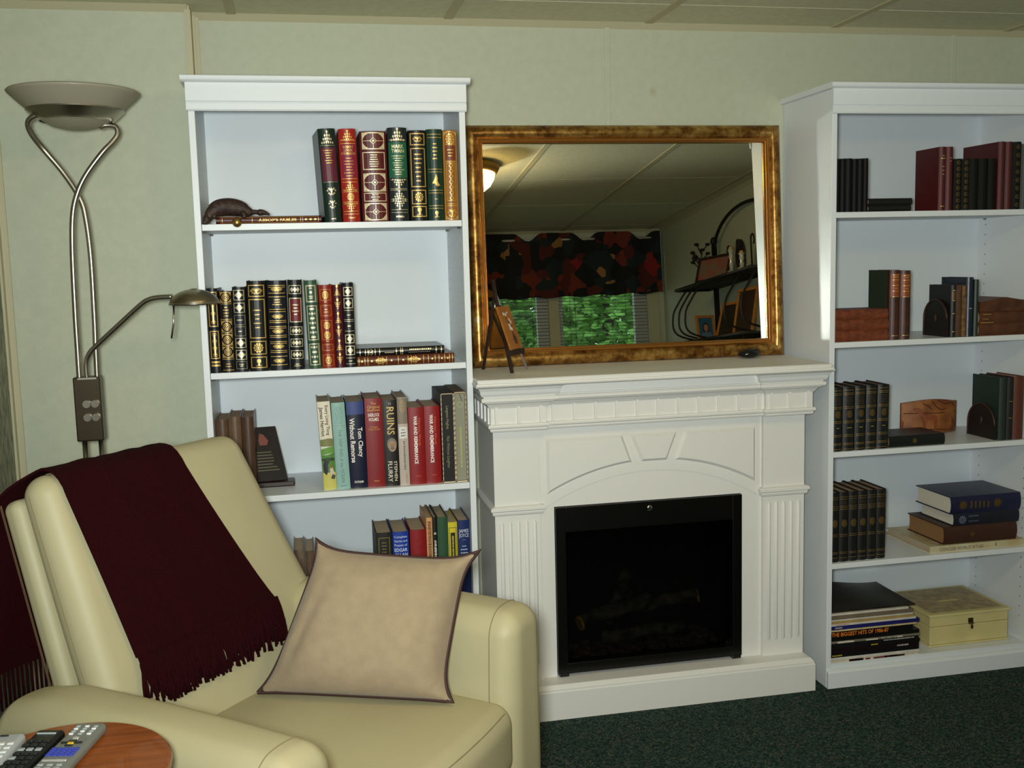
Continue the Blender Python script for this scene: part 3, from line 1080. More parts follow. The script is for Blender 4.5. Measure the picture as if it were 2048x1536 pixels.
def d3(s):
    for a, b_ in ((.80, .985), (.335, .535), (.015, .205)):
        s.frame('silv', a, b_, .0022, .84); s.corners('silv', a + .012, b_ - .012, .015, .80)
        zc = (a + b_) / 2 * s.h
        s.dia('silv', 0, zc, .009, .009, .0016); s.dia('silv', 0, zc, .0035)
        s.rect('silv', -.028, -.009, zc - .0005, zc + .0005); s.rect('silv', .009, .028, zc - .0005, zc + .0005)
        s.rect('silv', -.0005, .0005, zc + .009, zc + .019); s.rect('silv', -.0005, .0005, zc - .019, zc - .009)
    s.frame('silv', .575, .770, .0022, .84); s.lines('silv', .60, .75, 6, 4, .42)
    s.frame('silv', .225, .320, .0018, .84); s.lines('silv', .235, .31, 3, 5, .35)
book(.4285, .0695, .235, .165, y1, z, 'widest burgundy leather book with silvery gilt panels on the top shelf', L_('oxblood', (84, 16, 20)), d3, -.2, group=gA, bulge=.14)
def d4(s):
    s.fan('silv', .93, .026); s.bars('silv', (.87, .865, .445, .35, .335, .235, .215, .125, .095), .0009); s.label((24, 92, 62), .465, .845, .92)
    s.text('silv', .80, 'MARK', .0092, .62, .02); s.text('silv', .752, 'TWAIN', .0092, .66, .02); s.lines('silv', .49, .71, 9, 6, .66)
    s.fan('silv', .40, .018, -1); s.fan('silv', .285, .018); s.fan('silv', .175, .018, -1); s.lines('silv', .035, .065, 1, 4, .6, .006)
book(.5010, .0505, .2444, .165, y1, z, 'charcoal leather book with a bright green title panel on the top shelf', L_('charcoal_green', (30, 38, 38)), d4, 0, group=gA)
def d5(s):
    s.frame('gold', .835, .968, .0026, .84); s.scroll('gold', .90, .012, .010)
    s.frame('gold', .375, .805, .0026, .84); s.lines('gold', .42, .76, 7, 7, .5, .0042)
    s.frame('gold', .185, .345, .0026, .84); s.rosette('gold', .265, .0125, .0145)
    s.frame('gold', .045, .165, .0026, .84); s.medal('gold', .11, .0095)
book(.5560, .0463, .2373, .165, y1, z, 'black leather book with four gold-framed panels on the top shelf', L_('jet', (20, 22, 20)), d5, 0, group=gA)
def d6(s):
    s.bars('gold', (.945, .91, .565, .535, .335, .305, .165, .135), .0011, .9); s.lines('gold', .66, .86, 5, 8, .32, .004)
    s.poly('gold', [(-.010, .098), (-.002, .113), (.001, .124), (.005, .112), (.004, .104), (.012, .092), (.002, .091), (-.003, .098)])
    s.lines('gold', .23, .245, 1, 2, .2); s.medal('gold', .075, .008)
book(.6038, .0423, .240, .165, y1, z, 'dark green leather book with thin gold lines and a gilt bird', L_('bottle_green', (18, 52, 38)), d6, 0, group=gA)
def d7(s):
    s.frame('gold', .01, .985, .0014, .92); s.rosette('gold', .90, .0135, .018); s.corners('gold', .02, .975, .010, .85); s.label((116, 52, 20), .67, .83, .72); s.lines('gold', .70, .80, 3, 9, .5, .003)
    s.bars('gold', (.845, .655, .185, .165), .0012, .7); s.frame('gold', .22, .64, .001, .66)
    for k in range(7): s.dia('gold', 0, (.25 + .06 * k) * s.h, .006, .0072, .002)
    s.scroll('gold', .08, .012, .016)
book(.6475, .0378, .2374, .165, y1, z, 'golden brown tooled leather book, last in the row on the top shelf', L_('tan_gold', (150, 96, 32)), d7, .0, group=gA)
def d8(s):
    s.vtext('gold', 0, .40, .76, "AESOP'S FABLES", .0075, down=False, bold=.02)
    for zf in (.06, .34, .80, .82, .97): s.rect('gold', -s.w * .4, s.w * .4, zf * s.h - .0006, zf * s.h + .0006)
    s.rect('gold', -s.w * .38, -s.w * .38 + .0008, .01, s.h - .01); s.rect('gold', s.w * .38 - .0008, s.w * .38, .01, s.h - .01)
    for k in range(3): s.dia('gold', 0, (.85 + .045 * k) * s.h, .0035)
book(.052, .0185, .268, .19, -.296, z, 'thin dark red gilt book lying flat under the brown animal figurine', L_('maroon', (70, 16, 14)), d8, lying=True)

# ---- second shelf
z = LS[1]
gB = 'leather volumes on the second shelf of the left bookcase'
def e1(s):
    for a, b_ in ((.55, .96), (.17, .50)):
        s.frame('gold', a, b_, .0022, .84); s.rect('gold', -.002, .002, (a + .05) * s.h, (b_ - .05) * s.h)
        for k in range(4): s.scroll('gold', a + (b_ - a) * (k + .5) / 4, .006, .006)
    s.bars('gold', (.13, .09), .005, .8)
book(.0185, .0268, .2201, .155, y1, z, 'narrow black and gold book on the second shelf, beside the reading lamp', NAVY(), e1, 0, group=gB, bands=(.53, .15))
def e2(s):
    s.bars('gold', (.985, .865, .845, .655, .635, .49, .47, .335, .315, .185, .165, .03), .0014, .9)
    for zc in (.925, .565, .405, .255):
        s.ring('gold', 0, zc * s.h, .0095, .0016, 16); s.disc(('gold'), 0, zc * s.h, .0015)
        s.corners('gold', zc - .062, zc + .062, .010, .84); s.ring('gold', 0, zc * s.h, .0062, .0018, 8)
    s.lines('gold', .68, .82, 4, 3, .5, .003); s.lines('gold', .06, .12, 2, 4, .5)
book(.0472, .0320, .2121, .155, y1, z, 'black book with four round gold medallions on the second shelf', L_('ink_brown', (24, 20, 20)), e2, .5, group=gB)
def e3(s):
    for a, b_ in ((.845, .965), (.70, .815), (.285, .40), (.145, .26)):
        s.frame('silv', a, b_, .0014, .82); s.dia('silv', 0, (a + b_) / 2 * s.h, .0095, .0105); s.dia('silv', 0, (a + b_) / 2 * s.h, .012, .013, .0008)
    for a, b_ in ((.555, .67), (.425, .535), (.035, .125)): s.frame('silv', a, b_, .0006, .82)
    s.lines('silv', .60, .625, 1, 5, .5); s.lines('silv', .47, .49, 1, 6, .5); s.lines('silv', .06, .10, 2, 7, .4)
book(.0805, .0328, .2219, .155, y1, z, 'charcoal book with silvery diamonds in boxes, third on the second shelf', L_('slate', (28, 32, 36)), e3, .5, group=gB)
def e4(s):
    s.frame('gold', .825, .955, .0022, .84); s.scroll('gold', .885, .015, .010)
    s.frame('gold', .365, .80, .0024, .84); s.lines('gold', .46, .70, 5, 8, .4, .0036)
    s.frame('gold', .185, .335, .0022, .84); s.rosette('gold', .26, .014, .0145); s.frame('gold', .035, .160, .0022, .84); s.medal('gold', .10, .009)
book(.1170, .0485, .2365, .16, y1, z, 'black book with a tall empty gold-framed title panel on the second shelf', L_('jet', (20, 22, 20)), e4, .6, group=gB)
def e5(s):
    for zc in (.90, .60, .435, .265, .105):
        s.scroll('gold', zc, .014, .006); s.rect('gold', -.010, .010, zc * s.h - .001, zc * s.h + .001)
    s.bars('gold', (.945, .925, .86, .82, .68, .655, .555, .535, .49, .47, .39, .37, .32, .30, .22, .20, .155, .06), .0016, .86); s.lines('gold', .72, .80, 3, 9, .5, .003)
book(.1685, .0495, .2359, .16, y1, z, 'broad navy black book ribbed with gold bands in the middle of the second shelf', NAVY(), e5, .6, group=gB, bands=(.84, .67, .51, .345, .18))
def e6(s):
    for a, b_ in ((.845, .94), (.39, .48), (.255, .345), (.12, .215)):
        s.frame('silv', a, b_, .0014, .84); zc = (a + b_) / 2
        for k in (-1, 0, 1): s.dia('silv', k * .008, zc * s.h, .0045, .007)
    s.frame('silv', .53, .80, .0020, .84); s.label((104, 14, 22), .545, .785, .72); s.lines('silv', .60, .74, 4, 1, .45, .0034); s.lines('silv', .03, .07, 2, 2, .5)
book(.2215, .0372, .2363, .16, y1, z, 'black book with a small crimson title label on the second shelf', L_('jet', (20, 22, 20)), e6, .6, group=gB, bands=(.82, .505, .365, .235))
def e7(s):
    s.frame('silv', .755, .945, .0020, .80); s.frame('silv', .765, .935, .0006, .66); s.dia('silv', 0, .865 * s.h, .004); s.lines('silv', .79, .83, 2, 3, .4); s.lines('silv', .90, .925, 1, 4, .4)
    s.frame('silv', .325, .715, .0020, .80)
    for k in range(7):
        for q in (-1, 0, 1):
            s.dia('silv', q * .0065 * (1 if k % 2 else .6), (.36 + .053 * k) * s.h, .0028, .0036)
    s.frame('silv', .04, .285, .0020, .80)
    for k in range(4):
        for q in (-1, 0, 1): s.dia('silv', q * .0065 * (1 if k % 2 else .6), (.08 + .055 * k) * s.h, .0028, .0036)
book(.2705, .0325, .234, .16, y1, z, 'sage green leather book with fine silver trellis tooling on the second shelf', L_('sage', (52, 84, 62)), e7, -1.0, group=gB, bands=(.735, .305))
def e8(s):
    s.frame('gold', .815, .945, .0007, .78); s.rosette('gold', .88, .0095, .012); s.frame('gold', .63, .755, .0007, .78); s.lines('gold', .66, .72, 2, 5, .4)
    s.frame('gold', .345, .575, .0007, .78); s.rosette('gold', .40, .0095, .011); s.rosette('gold', .515, .0095, .011)
    s.frame('gold', .215, .285, .0007, .78); s.frame('gold', .03, .16, .0007, .78); s.rosette('gold', .095, .0095, .012); s.bars('gold', (.79, .60, .32, .19), .003, .2)
book(.3045, .0350, .2211, .155, y1, z, 'rust red leather book with gold lace panels on the second shelf', L_('rust', (136, 40, 20)), e8, -.4, group=gB, bands=(.785, .60, .315, .19))
def e9(s):
    for k in range(6):
        zc = (.09 + .165 * k)
        s.fan('gold', zc, .014, 1 if k % 2 else -1, .55); s.dia('gold', 0, (zc + .07) * s.h, .0032, .0055)
book(.3398, .0250, .2202, .155, y1, z, 'slim burgundy leather book dotted with gold sprigs on the second shelf', L_('claret', (70, 10, 26)), e9, -.2, group=gB)
def e10(s):
    for a, b_ in ((.845, .95), (.70, .82), (.285, .39), (.145, .255)):
        s.frame('silv', a, b_, .0022, .84); s.dia('silv', 0, (a + b_) / 2 * s.h, .0085, .0095)
    s.bars('silv', (.675, .565, .545, .43, .11, .04), .0012, .84); s.lines('silv', .60, .64, 1, 6, .5); s.lines('silv', .47, .51, 1, 7, .5, .004); s.lines('silv', .06, .09, 1, 8, .4)
book(.3655, .0290, .2249, .155, y1, z, 'black book with bright silvery diamonds next to the flat pair on the second shelf', L_('slate_black', (22, 23, 27)), e10, 0, group=gB)
def e11(s):
    for zf in (.02, .08, .11, .22, .26, .30, .42, .52, .555, .60, .68, .73, .80, .84, .90, .95, .98):
        s.rect('gold', -s.w * .42, s.w * .42, zf * s.h - .0008, zf * s.h + .0008)
    for zf in (.24, .58): s.rosette('gold', zf, .009, .016)
    for zf in (.05, .15, .35, .47, .64, .77, .87, .93): s.disc('gold', 0, zf * s.h, .0028)
book(.3965, .0265, .2635, .17, -.297, z, 'brown gilt book lying flat beneath a black one on the second shelf', L_('chestnut', (86, 36, 18)), e11, lying=True, rotz=0)
def e12b(s):
    for zf in (.04, .10, .13, .21, .26, .45, .50, .52, .905, .965):
        s.rect('silv', -s.w * .42, s.w * .42, zf * s.h - .0007, zf * s.h + .0007); s.disc('silv', 0, zf * s.h, .0022)
    s.scroll('silv', .16, .008, .010)
    rd = random.Random(3)
    zz = .60
    while zz < .84:
        l = rd.uniform(.008, .02); s.rect('silv', -.0055, -.0015, zz * s.h, (zz + l) * s.h); s.rect('silv', .0035, .0048, (zz - .01) * s.h, (zz - .012 + l) * s.h); zz += l + .008
    for k in range(6): s.rect('silv', .001, .004, (.32 + .018 * k) * s.h, (.33 + .018 * k) * s.h)
book(.3960, .0215, .2375, .165, -.2965, z + .0266, 'black gilt book lying on top of the brown one on the second shelf', L_('jet_gloss', (14, 13, 14), .28), e12b, lying=True)

# ---- third shelf: dust-jacketed hardbacks
z = LS[2]
y3 = -.283
gC = 'hardbacks on the third shelf of the left bookcase'
J = lambda n, c, r=.42: M('jacket_' + n, c, r, var=.04, vscale=30)
def h1(s):
    s.label((222, 214, 190), .585, .995, .99); s.vtext((40, 34, 30), .40, .62, .955, 'Every Living Thing', .0085, bold=.015); s.vtext((40, 34, 30), -.40, .61, .94, 'James Herriot', .0095, bold=.02)
    lv = [.0006]
    def patch(c, pts):
        lv[0] += .0001
        s.poly(c, [(px * s.w / 2 * .98, pz * s.h) for px, pz in pts], lv[0])
    s.label((196, 190, 92), .005, .20, .99)
    patch((120, 122, 66), [(-1, .50), (1, .49), (1, .575), (.3, .585), (-1, .572)])
    patch((96, 146, 52), [(-1, .40), (1, .42), (1, .49), (.2, .485), (-1, .465)])
    patch((74, 128, 40), [(-1, .20), (1, .20), (1, .42), (0, .40), (-1, .40)])
    patch((34, 58, 26), [(-1, .335), (.9, .33), (1, .36), (-.2, .37), (-1, .355)])
    patch((34, 30, 42), [(-.75, .20), (-.45, .17), (-.15, .21), (-.05, .29), (.25, .325), (-.1, .34), (-.6, .335), (-.85, .28)])
    patch((206, 190, 172), [(.2, .16), (.5, .15), (.85, .19), (.6, .25), (.4, .27), (.15, .24)])
    patch((150, 84, 48), [(.15, .25), (.35, .285), (.6, .27), (.45, .245)])
    patch((70, 76, 58), [(.2, .13), (.8, .12), (.95, .16), (.5, .18)])
book(.2945, .0345, .2431, .165, y3, z, 'pale jacketed hardback with a green countryside picture, first upright on the third shelf', J('herriot', (208, 212, 196)), h1, -2.2, group=gC, bulge=.08)
def h2(s):
    s.vtext((70, 104, 100), 0, .08, .69, 'THE DEEP END of the OCEAN', .0085); s.vtext((112, 150, 146), .3, .76, .955, 'JACQUELYN', .0085); s.vtext((112, 150, 146), -.25, .76, .955, 'MITCHARD', .0085); s.bars((150, 150, 140), (.735,), .0012, .8)
    s.lines((70, 92, 90), .03, .05, 1, 3, .5)
book(.3295, .0360, .2383, .165, y3, z, 'pale aqua jacketed hardback on the third shelf', J('aqua', (140, 178, 170)), h2, -1.7, group=gC, bulge=.08)
def h3(s):
    s.label((30, 52, 116), .85, .998, .99); s.vtext((236, 232, 220), .46, .36, .70, 'Tom Clancy', .0120, bold=.02); s.vtext((236, 232, 220), -.42, .30, .81, 'Without Remorse', .0130, bold=.02); s.text((220, 216, 206), .075, 'PUTNAM', .006, .5, bold=.03)
book(.3660, .0470, .2393, .17, y3, z, 'midnight blue jacketed hardback with big white lettering on the third shelf', J('midnight', (14, 18, 46), .3), h3, -1.0, group=gC, bulge=.06)
def h4(s):
    s.text((214, 168, 60), .945, 'The', .0065); s.text((214, 168, 60), .905, 'Original', .0075); s.text((214, 168, 60), .87, 'Illustrated', .0065, .7); s.text((238, 228, 214), .815, 'SHERLOCK', .0088, .66, .015); s.text((238, 228, 214), .765, 'HOLMES', .0088, .56, .015)
    s.text((200, 140, 50), .68, 'Arthur', .0055, .5); s.text((200, 140, 50), .655, 'Conan Doyle', .0055, .66); s.lines((200, 140, 50), .06, .08, 1, 2, .3, .003)
book(.4130, .0475, .2455, .17, y3, z, 'thick plain red jacketed hardback with small white and gold title on the third shelf', J('red', (126, 8, 12), .4), h4, -.3, group=gC, bulge=.05)
def h5(s):
    s.text((230, 224, 210), .965, ': :', .006, .4, .04); s.vtext((206, 178, 110), .05, .60, .92, 'RUINS', .0200, bold=.01); s.vtext((216, 208, 190), .50, .06, .29, 'STEPHEN', .0080, bold=.01); s.vtext((216, 208, 190), -.25, .05, .29, 'FLURRY', .0115, bold=.01)
    cx, cz = .1 * s.w / 2, .475 * s.h
    s.poly((118, 110, 100), [(cx + .0135 * math.cos(a * .5236), cz + .004 + .017 * math.sin(a * .5236)) for a in range(12)])
    s.put((166, 132, 102), [(cx + .001 + .0112 * math.cos(a * .5236), cz - .002 + .0158 * math.sin(a * .5236)) for a in range(12)], [tuple(range(12))], .0009)
    s.put((96, 66, 50), [(cx - .005, cz + .002), (cx - .001, cz + .0015), (cx - .001, cz + .003), (cx - .005, cz + .0035)], [(0, 1, 2, 3)], .0012)
    s.put((96, 66, 50), [(cx + .004, cz + .002), (cx + .008, cz + .0015), (cx + .008, cz + .003), (cx + .004, cz + .0035)], [(0, 1, 2, 3)], .0012)
    s.put((110, 74, 60), [(cx - .001, cz - .010), (cx + .006, cz - .010), (cx + .006, cz - .0085), (cx - .001, cz - .0085)], [(0, 1, 2, 3)], .0012)
book(.4608, .0400, .2384, .165, y3, z, 'dark brown jacketed hardback with gold lettering and an elderly face, third shelf', J('ruins', (26, 20, 18), .35), h5, -.3, group=gC, bulge=.06)
def h6(s):
    s.label((130, 116, 102), .70, .995, .99); s.label((222, 220, 214), .535, .665, .8); s.lines((40, 38, 40), .55, .65, 3, 3, .5, .004); s.vlines((96, 88, 84), .1, .18, .50, .006, 2); s.vlines((176, 124, 60), .35, .03, .13, .004, 3)
    s.rosette((160, 140, 90), .90, .009, .02)
book(.5013, .0270, .2442, .175, y3, z, 'slim dusty beige jacketed hardback on the third shelf', J('dusty', (186, 172, 162)), h6, -.3, group=gC, bulge=.10)
def war(s):
    s.vtext((240, 230, 224), -.12, .27, .89, 'WAR AND REMEMBRANCE', .0095, bold=.025); s.vtext((214, 110, 60), .38, .50, .86, 'Herman Wouk', .0060); s.text((214, 110, 60), .11, 'VOLUME', .003, .34)
book(.5295, .0430, .2146, .165, y3, z, 'red jacketed hardback, first of a matching red pair on the third shelf', J('wouk', (134, 10, 14), .4), war, 0, group=gC, bulge=.07)
book(.5735, .0430, .2163, .165, y3, z, 'red jacketed hardback of the matching pair, next to the black slipcase', J('wouk', (134, 10, 14), .4), war, 0, group=gC, bulge=.07)
def slipcase(x, w, h, d, label, case, inner, deco, ribbon):
    T = thing('slipcased_book', label, 'book', (x + w / 2, y3, z), group='slipcased books on the third shelf')
    t = .003
    c = G()
    c.box(-w / 2, -w / 2 + t, 0, d, 0, h).box(w / 2 - t, w / 2, 0, d, 0, h).box(-w / 2 + t, w / 2 - t, d - t, d, 0, h)
    c.box(-w / 2 + t, w / 2 - t, 0, d - t, 0, t).box(-w / 2 + t, w / 2 - t, 0, d - t, h - t, h)
    co = c.build('slipcase', case, T)
    lip = M('slipcase_lining', (206, 186, 148), 0.6)
    e = G()
    for a in (-w / 2, w / 2 - .0022): e.box(a, a + .0022, -.0008, 0, 0, h)
    e.box(-w / 2, w / 2, -.0008, 0, 0, .0022).box(-w / 2, w / 2, -.0008, 0, h - .0022, h)
    e.build('case_edge', lip, co)
    sp = G()
    n = 18
    for k in range(n):
        for a in (-w / 2 + .0004, w / 2 - .0016): sp.box(a, a + .0012, -.0013, -.0008, h * (k + .2) / n, h * (k + .6) / n)
    sp.build('edge_pattern', BLACK, co, kind='stuff')
    iw = w - 2 * t - .001
    G().box(-iw / 2, iw / 2, .0015, d - t - .004, t + .0005, h - t - .001).build('cover', inner, T)
    s = Spine(iw, h, 0)
    deco(s)
    for key, g in s.parts.items():
        g.v = [(a, b + .0013, c_) for a, b, c_ in g.v]
    s.build(T)
    if ribbon:
        G().tube([(0, .001, h - .005), (.003, -.0012, h - .016), (.006, -.0014, h - .026)], .0035, 4, flat=.15).build('ribbon_marker', M('maroon_ribbon', (70, 14, 16), 0.6), T)
    return T
slipcase(.6200, .0361, .2488, .19, 'black slipcased book on the third shelf, beside the grey one', M('slipcase_dark', (40, 34, 28), 0.6, var=.3, vscale=50), M('cloth_black', (12, 12, 14), 0.7), lambda s: (s.vtext((150, 140, 96), 0, .60, .86, 'Langston Hughes', .008), s.vtext((140, 132, 96), 0, .16, .52, 'Not Without Laughter', .008)), False)
slipcase(.6567, .0333, .2512, .19, 'grey slipcased book with a maroon ribbon at the right end of the third shelf', M('slipcase_brown', (96, 76, 50), 0.6, var=.2, vscale=50), M('cloth_grey', (138, 138, 118), 0.7), lambda s: (s.vlines((176, 180, 110), 0, .16, .60, .006, 5), s.ring((176, 180, 110), 0, .86 * s.h, .008, .0012)), True)
# three books whose tops show above the chair back
for k, (xx, w_, h_) in enumerate(((.020, .030, .206), (.051, .033, .212), (.085, .032, .210))):
    book(xx, w_, h_, .16, -.262, z, ('leftmost brown', 'middle brown', 'rightmost brown')[k] + ' book top of three showing just above the chair back', L_('old_brown_%d' % k, ((84, 62, 44), (98, 76, 56), (74, 52, 38))[k]), None, 0, group='book tops above the armchair', bulge=.2, pages=M('dusty_pages', (150, 128, 104), .9))

# ---- fourth shelf, behind the cushion
z = LS[3]
gD = 'hardbacks on the fourth shelf behind the beige cushion'
y4 = -.284
def k1(s): s.frame((150, 140, 60), .62, .93, .0012, .7); s.lines((150, 140, 60), .70, .88, 4, 4, .4)
book(.4285, .0435, .1972, .16, y4, z, 'black hardback with a gold title box, leftmost of the row behind the cushion', L_('black_cloth', (22, 20, 18), .6), k1, 0, group=gD, bulge=.1)
def k2(s):
    for q, (zz, tx, sz) in enumerate(((.93, 'Complete', .0065), (.87, 'Stories and', .0065), (.81, 'Poems of', .0065), (.74, 'EDGAR', .0095), (.67, 'ALLAN', .0095))): s.text((214, 224, 240), zz, tx, sz, .8, .01 if q > 2 else 0)
book(.4740, .0443, .1964, .16, y4, z, 'bright blue hardback behind the cushion', J('bright_blue', (18, 56, 150), .45), k2, 0, group=gD, bulge=.1)
book(.5225, .0448, .1982, .16, y4, z, 'plain red hardback behind the cushion', J('plain_red', (134, 14, 18), .45), lambda s: s.lines((110, 16, 20), .6, .9, 3, 3, .5), 0, group=gD, bulge=.1)
book(.5685, .0165, .2305, .16, y4, z, 'narrow tan and orange hardback behind the cushion', J('tan_orange', (204, 152, 96), .5), lambda s: s.vlines((92, 48, 30), 0, .35, .95, .010, 7), 0, group=gD, bulge=.1)
book(.5857, .0129, .2302, .16, y4, z, 'thin black hardback with white letters behind the cushion', J('thin_black', (16, 15, 15), .4), lambda s: (s.vlines((228, 222, 210), 0, .30, .72, .007, 9), s.vlines((228, 222, 210), 0, .79, .82, .007, 1)), 0, group=gD, bulge=.1)
book(.5992, .0292, .2289, .16, y4, z, 'plain mid green hardback behind the cushion', J('cloth_green', (34, 74, 44), .6), None, 0, group=gD, bulge=.1)
def k7(s): s.frame((30, 30, 24), .35, .93, .0012, .82); s.label((26, 26, 22), .40, .86, .5); s.vlines((210, 196, 60), 0, .45, .82, .005, 4)
book(.6292, .0254, .2128, .16, y4, z, 'yellow hardback with a black title strip behind the cushion', J('yellow', (208, 192, 40), .45), k7, 0, group=gD, bulge=.1)
def k8(s):
    s.text((214, 220, 232), .86, 'JAMES', .010, .8); s.text((214, 220, 232), .80, 'JOYCE', .010, .8); s.bars((150, 170, 200), (.74,), .0008, .3); s.lines((196, 206, 224), .50, .68, 4, 5, .6, .0035)
book(.6556, .0345, .2160, .16, y4, z, 'navy blue hardback beside the right side of the left bookcase, behind the cushion', J('joyce_navy', (22, 40, 92), .4), k8, 0, group=gD, bulge=.1)
for k, (xx, w_, h_, c) in enumerate(((.205, .028, .165, (110, 96, 80)), (.235, .024, .160, (92, 74, 58)))):
    book(xx, w_, h_, .15, -.275, z, ('grey brown old book peeking out between chair back and cushion', 'dark brown old book beside it, peeking out at the corner of the cushion')[k], L_('peek_%d' % k, c), None, 0, group=gD)
# ------------------------------------------------------------------ right bookcase contents
yR = -.293
z = RS[0]
BK = M('matt_black_cloth', (9, 9, 11), .6, spec=.2)
xs_ = [1.7905, 1.8095, 1.8262, 1.8475, 1.8650, 1.8825, 1.8978]
nm = ('leftmost', 'second', 'third', 'fourth', 'fifth', 'rightmost')
for k in range(6):
    book(xs_[k] + .0003, xs_[k + 1] - xs_[k] - .0006, .153 + .0006 * (k % 3), .105, yR, z, nm[k] + ' of six thin black books on the right bookcase top shelf', BK, None, 0, group='six thin black books', bulge=.3)
book(1.8995, .0190, .137, .10, yR, z, 'lower small black book of the flat pair on the right bookcase', L_('flat_black', (14, 13, 14), .5), None, lying=True, group='flat pair of small black books')
book(1.8995, .0192, .141, .10, yR, z + .0192, 'upper small black book of the flat pair on the right bookcase', L_('flat_black', (14, 13, 14), .5), None, lying=True, group='flat pair of small black books')
def r1(s): s.lines('gold', .80, .88, 2, 3, .6, .003); s.lines('gold', .54, .72, 3, 4, .5, .003); s.lines('gold', .06, .08, 1, 5, .5)
RED = L_('deep_red', (76, 9, 11), .5)
book(2.1285, .0232, .1867, .125, yR, z, 'dark red book with gold title, left one of the short red pair', RED, r1, 0, group='short red pair', bulge=.3)
book(2.1522, .0232, .1867, .125, yR, z, 'dark red book, right one of the short red pair', RED, lambda s: s.lines('gold', .75, .85, 2, 6, .4, .002), 0, group='short red pair', bulge=.3)
DK = M('mould_black', (12, 13, 8), .7, spec=.2)
M('dull_gold', (150, 118, 56), .5, metal=.5)
OLDG = M('tarnished_gilt', (84, 64, 24), .6, metal=.3)
def r3(s):
    for k in range(8): s.rosette('tarnished_gilt', .07 + .122 * k, .0075, .008)
for k, (a, w_) in enumerate(((2.1790, .0255), (2.2055, .0255), (2.2320, .0300), (2.2630, .0300), (2.2940, .0260))):
    book(a, w_, .1516, .11, yR, z, ('gilt-spotted black book next to the short red pair', 'second gilt-spotted black book on the top shelf', 'plain black book right of the gilt-spotted pair', 'plain black book in the middle of the dark set on the top shelf', 'last plain black book in front of the tall red volume')[k], DK, r3 if k < 2 else None, 0, group='dark volumes on the right bookcase top shelf', bulge=.3)
book(2.3270, .0235, .2014, .175, yR, z, 'tall dark red book showing its wide cover, left of the tall pair', L_('tall_red', (70, 7, 8), .55), None, 0, group='tall red pair', bulge=.3)
book(2.3515, .0235, .2010, .175, yR, z, 'tall dark red book, right one of the tall pair', L_('tall_red', (70, 7, 8), .55), None, 0, group='tall red pair', bulge=.3)
book(2.3760, .0300, .2008, .165, yR, z, 'tall black gilt book at the right edge of the top shelf', DK, r3, 0, bulge=.3)
book(2.4070, .0320, .1950, .165, yR, z, 'tall dark green book in the right corner of the top shelf', L_('corner_green', (24, 34, 28), .5), None, 0, bulge=.3)

# second shelf
z = RS[1]
TAN = M('worn_tan_leather', (122, 60, 28), .6, col2=(86, 36, 18), vscale=45, bump=.2, bscale=500)
for k in range(3):
    book(1.7905, (.0315, .0320, .0300)[k], (.1795, .1800, .1780)[k], .115, yR, z + (0, .0317, .0639)[k], ('bottom', 'middle', 'top')[k] + ' of three worn tan leather books lying in a stack on the second shelf', TAN, None, lying=True, group='stack of three tan books', bulge=.18, rotz=0)
def q1(s):
    s.label((134, 66, 26), .62, .95, .86); s.bars('gold', (.93, .86, .78, .70, .62, .06), .0012, .6); s.lines('gold', .72, .76, 1, 2, .5); s.lines('gold', .88, .92, 1, 3, .5)
CALF = M('worn_calf', (74, 34, 18), .45, col2=(48, 20, 14), vscale=30)
book(1.9755, .0340, .2075, .125, yR - .001, z, 'tall worn brown book with a green side, next to the tan stack', CALF, q1, 0, bulge=.28, group='tall worn brown pair')
t_ = [o for o in bpy.data.objects if o.get('label') == 'tall worn brown book with a green side, next to the tan stack'][0]
G().box(-.0174, -.0171, .022, .124, .001, .2065).build('side_cloth', M('dark_green_cloth', (34, 46, 28), .8), t_)
book(2.0105, .0345, .2051, .125, yR - .001, z, 'tall worn brown book with frayed top, right one of the worn pair', CALF, q1, 0, bulge=.28, group='tall worn brown pair')

def bookend(x, y0, y1, z, h, label):
    T = thing('bookend', label, 'bookend', (x, (y0 + y1) / 2, z), group='rounded dark bookends')
    w = y1 - y0
    pts = [(y0, 0), (y1, 0)] + [((y0 + y1) / 2 + w / 2 * math.cos(a), h - w / 2 + w / 2 * math.sin(a)) for a in [math.pi * i / 18 for i in range(19)]]
    pl = G().prism(pts, 0, .005, lambda a, b, c: (x - .005 + c, a, z + b))
    pl.build('plate', M('bookend_black', (24, 20, 18), .5), T, world=True)
    rim = G().tube([(x - .006, a, z + b) for a, b in pts[1:]] , .003, 6)
    rim.build('rim', M('bookend_bronze', (58, 36, 24), .5), T, world=True, smooth=True)
    G().box(x, x + .07, y0 + .01, y1 - .01, z, z + .0012).build('foot_plate', M('bookend_black', (24, 20, 18), .5), T, world=True)
    G().ball((x - .006, (y0 + y1) / 2, z + h * .5), .009, 8, 6, (.3, .7, 1.4)).build('relief', M('bookend_bronze', (58, 36, 24), .5), T, world=True, smooth=True)
bookend(2.1765, -.282, -.165, z, .112, 'arched dark bookend on the second shelf of the right bookcase')
zz = z + .0013
def gl(s): s.bars('gold', (.9, .7, .45, .1), .002, .5); s.label((96, 66, 34), .72, .88, .8)
book(2.1785, .0165, .1562, .115, yR, zz, 'thin black book touching the bookend on the second shelf', L_('thin_black_b', (18, 20, 22), .45), gl, 0, bulge=.3)
book(2.1957, .0195, .1556, .115, yR, zz, 'rough brown book behind the bookend on the second shelf', M('rough_brown', (78, 54, 34), .8, var=.3, vscale=60), None, 0, bulge=.2)
book(2.2160, .0144, .1551, .115, yR, zz, 'thin tan book with a ragged pale spine behind the bookend', M('ragged_tan', (132, 96, 52), .8, col2=(70, 44, 26), vscale=70), None, 0, bulge=.2)
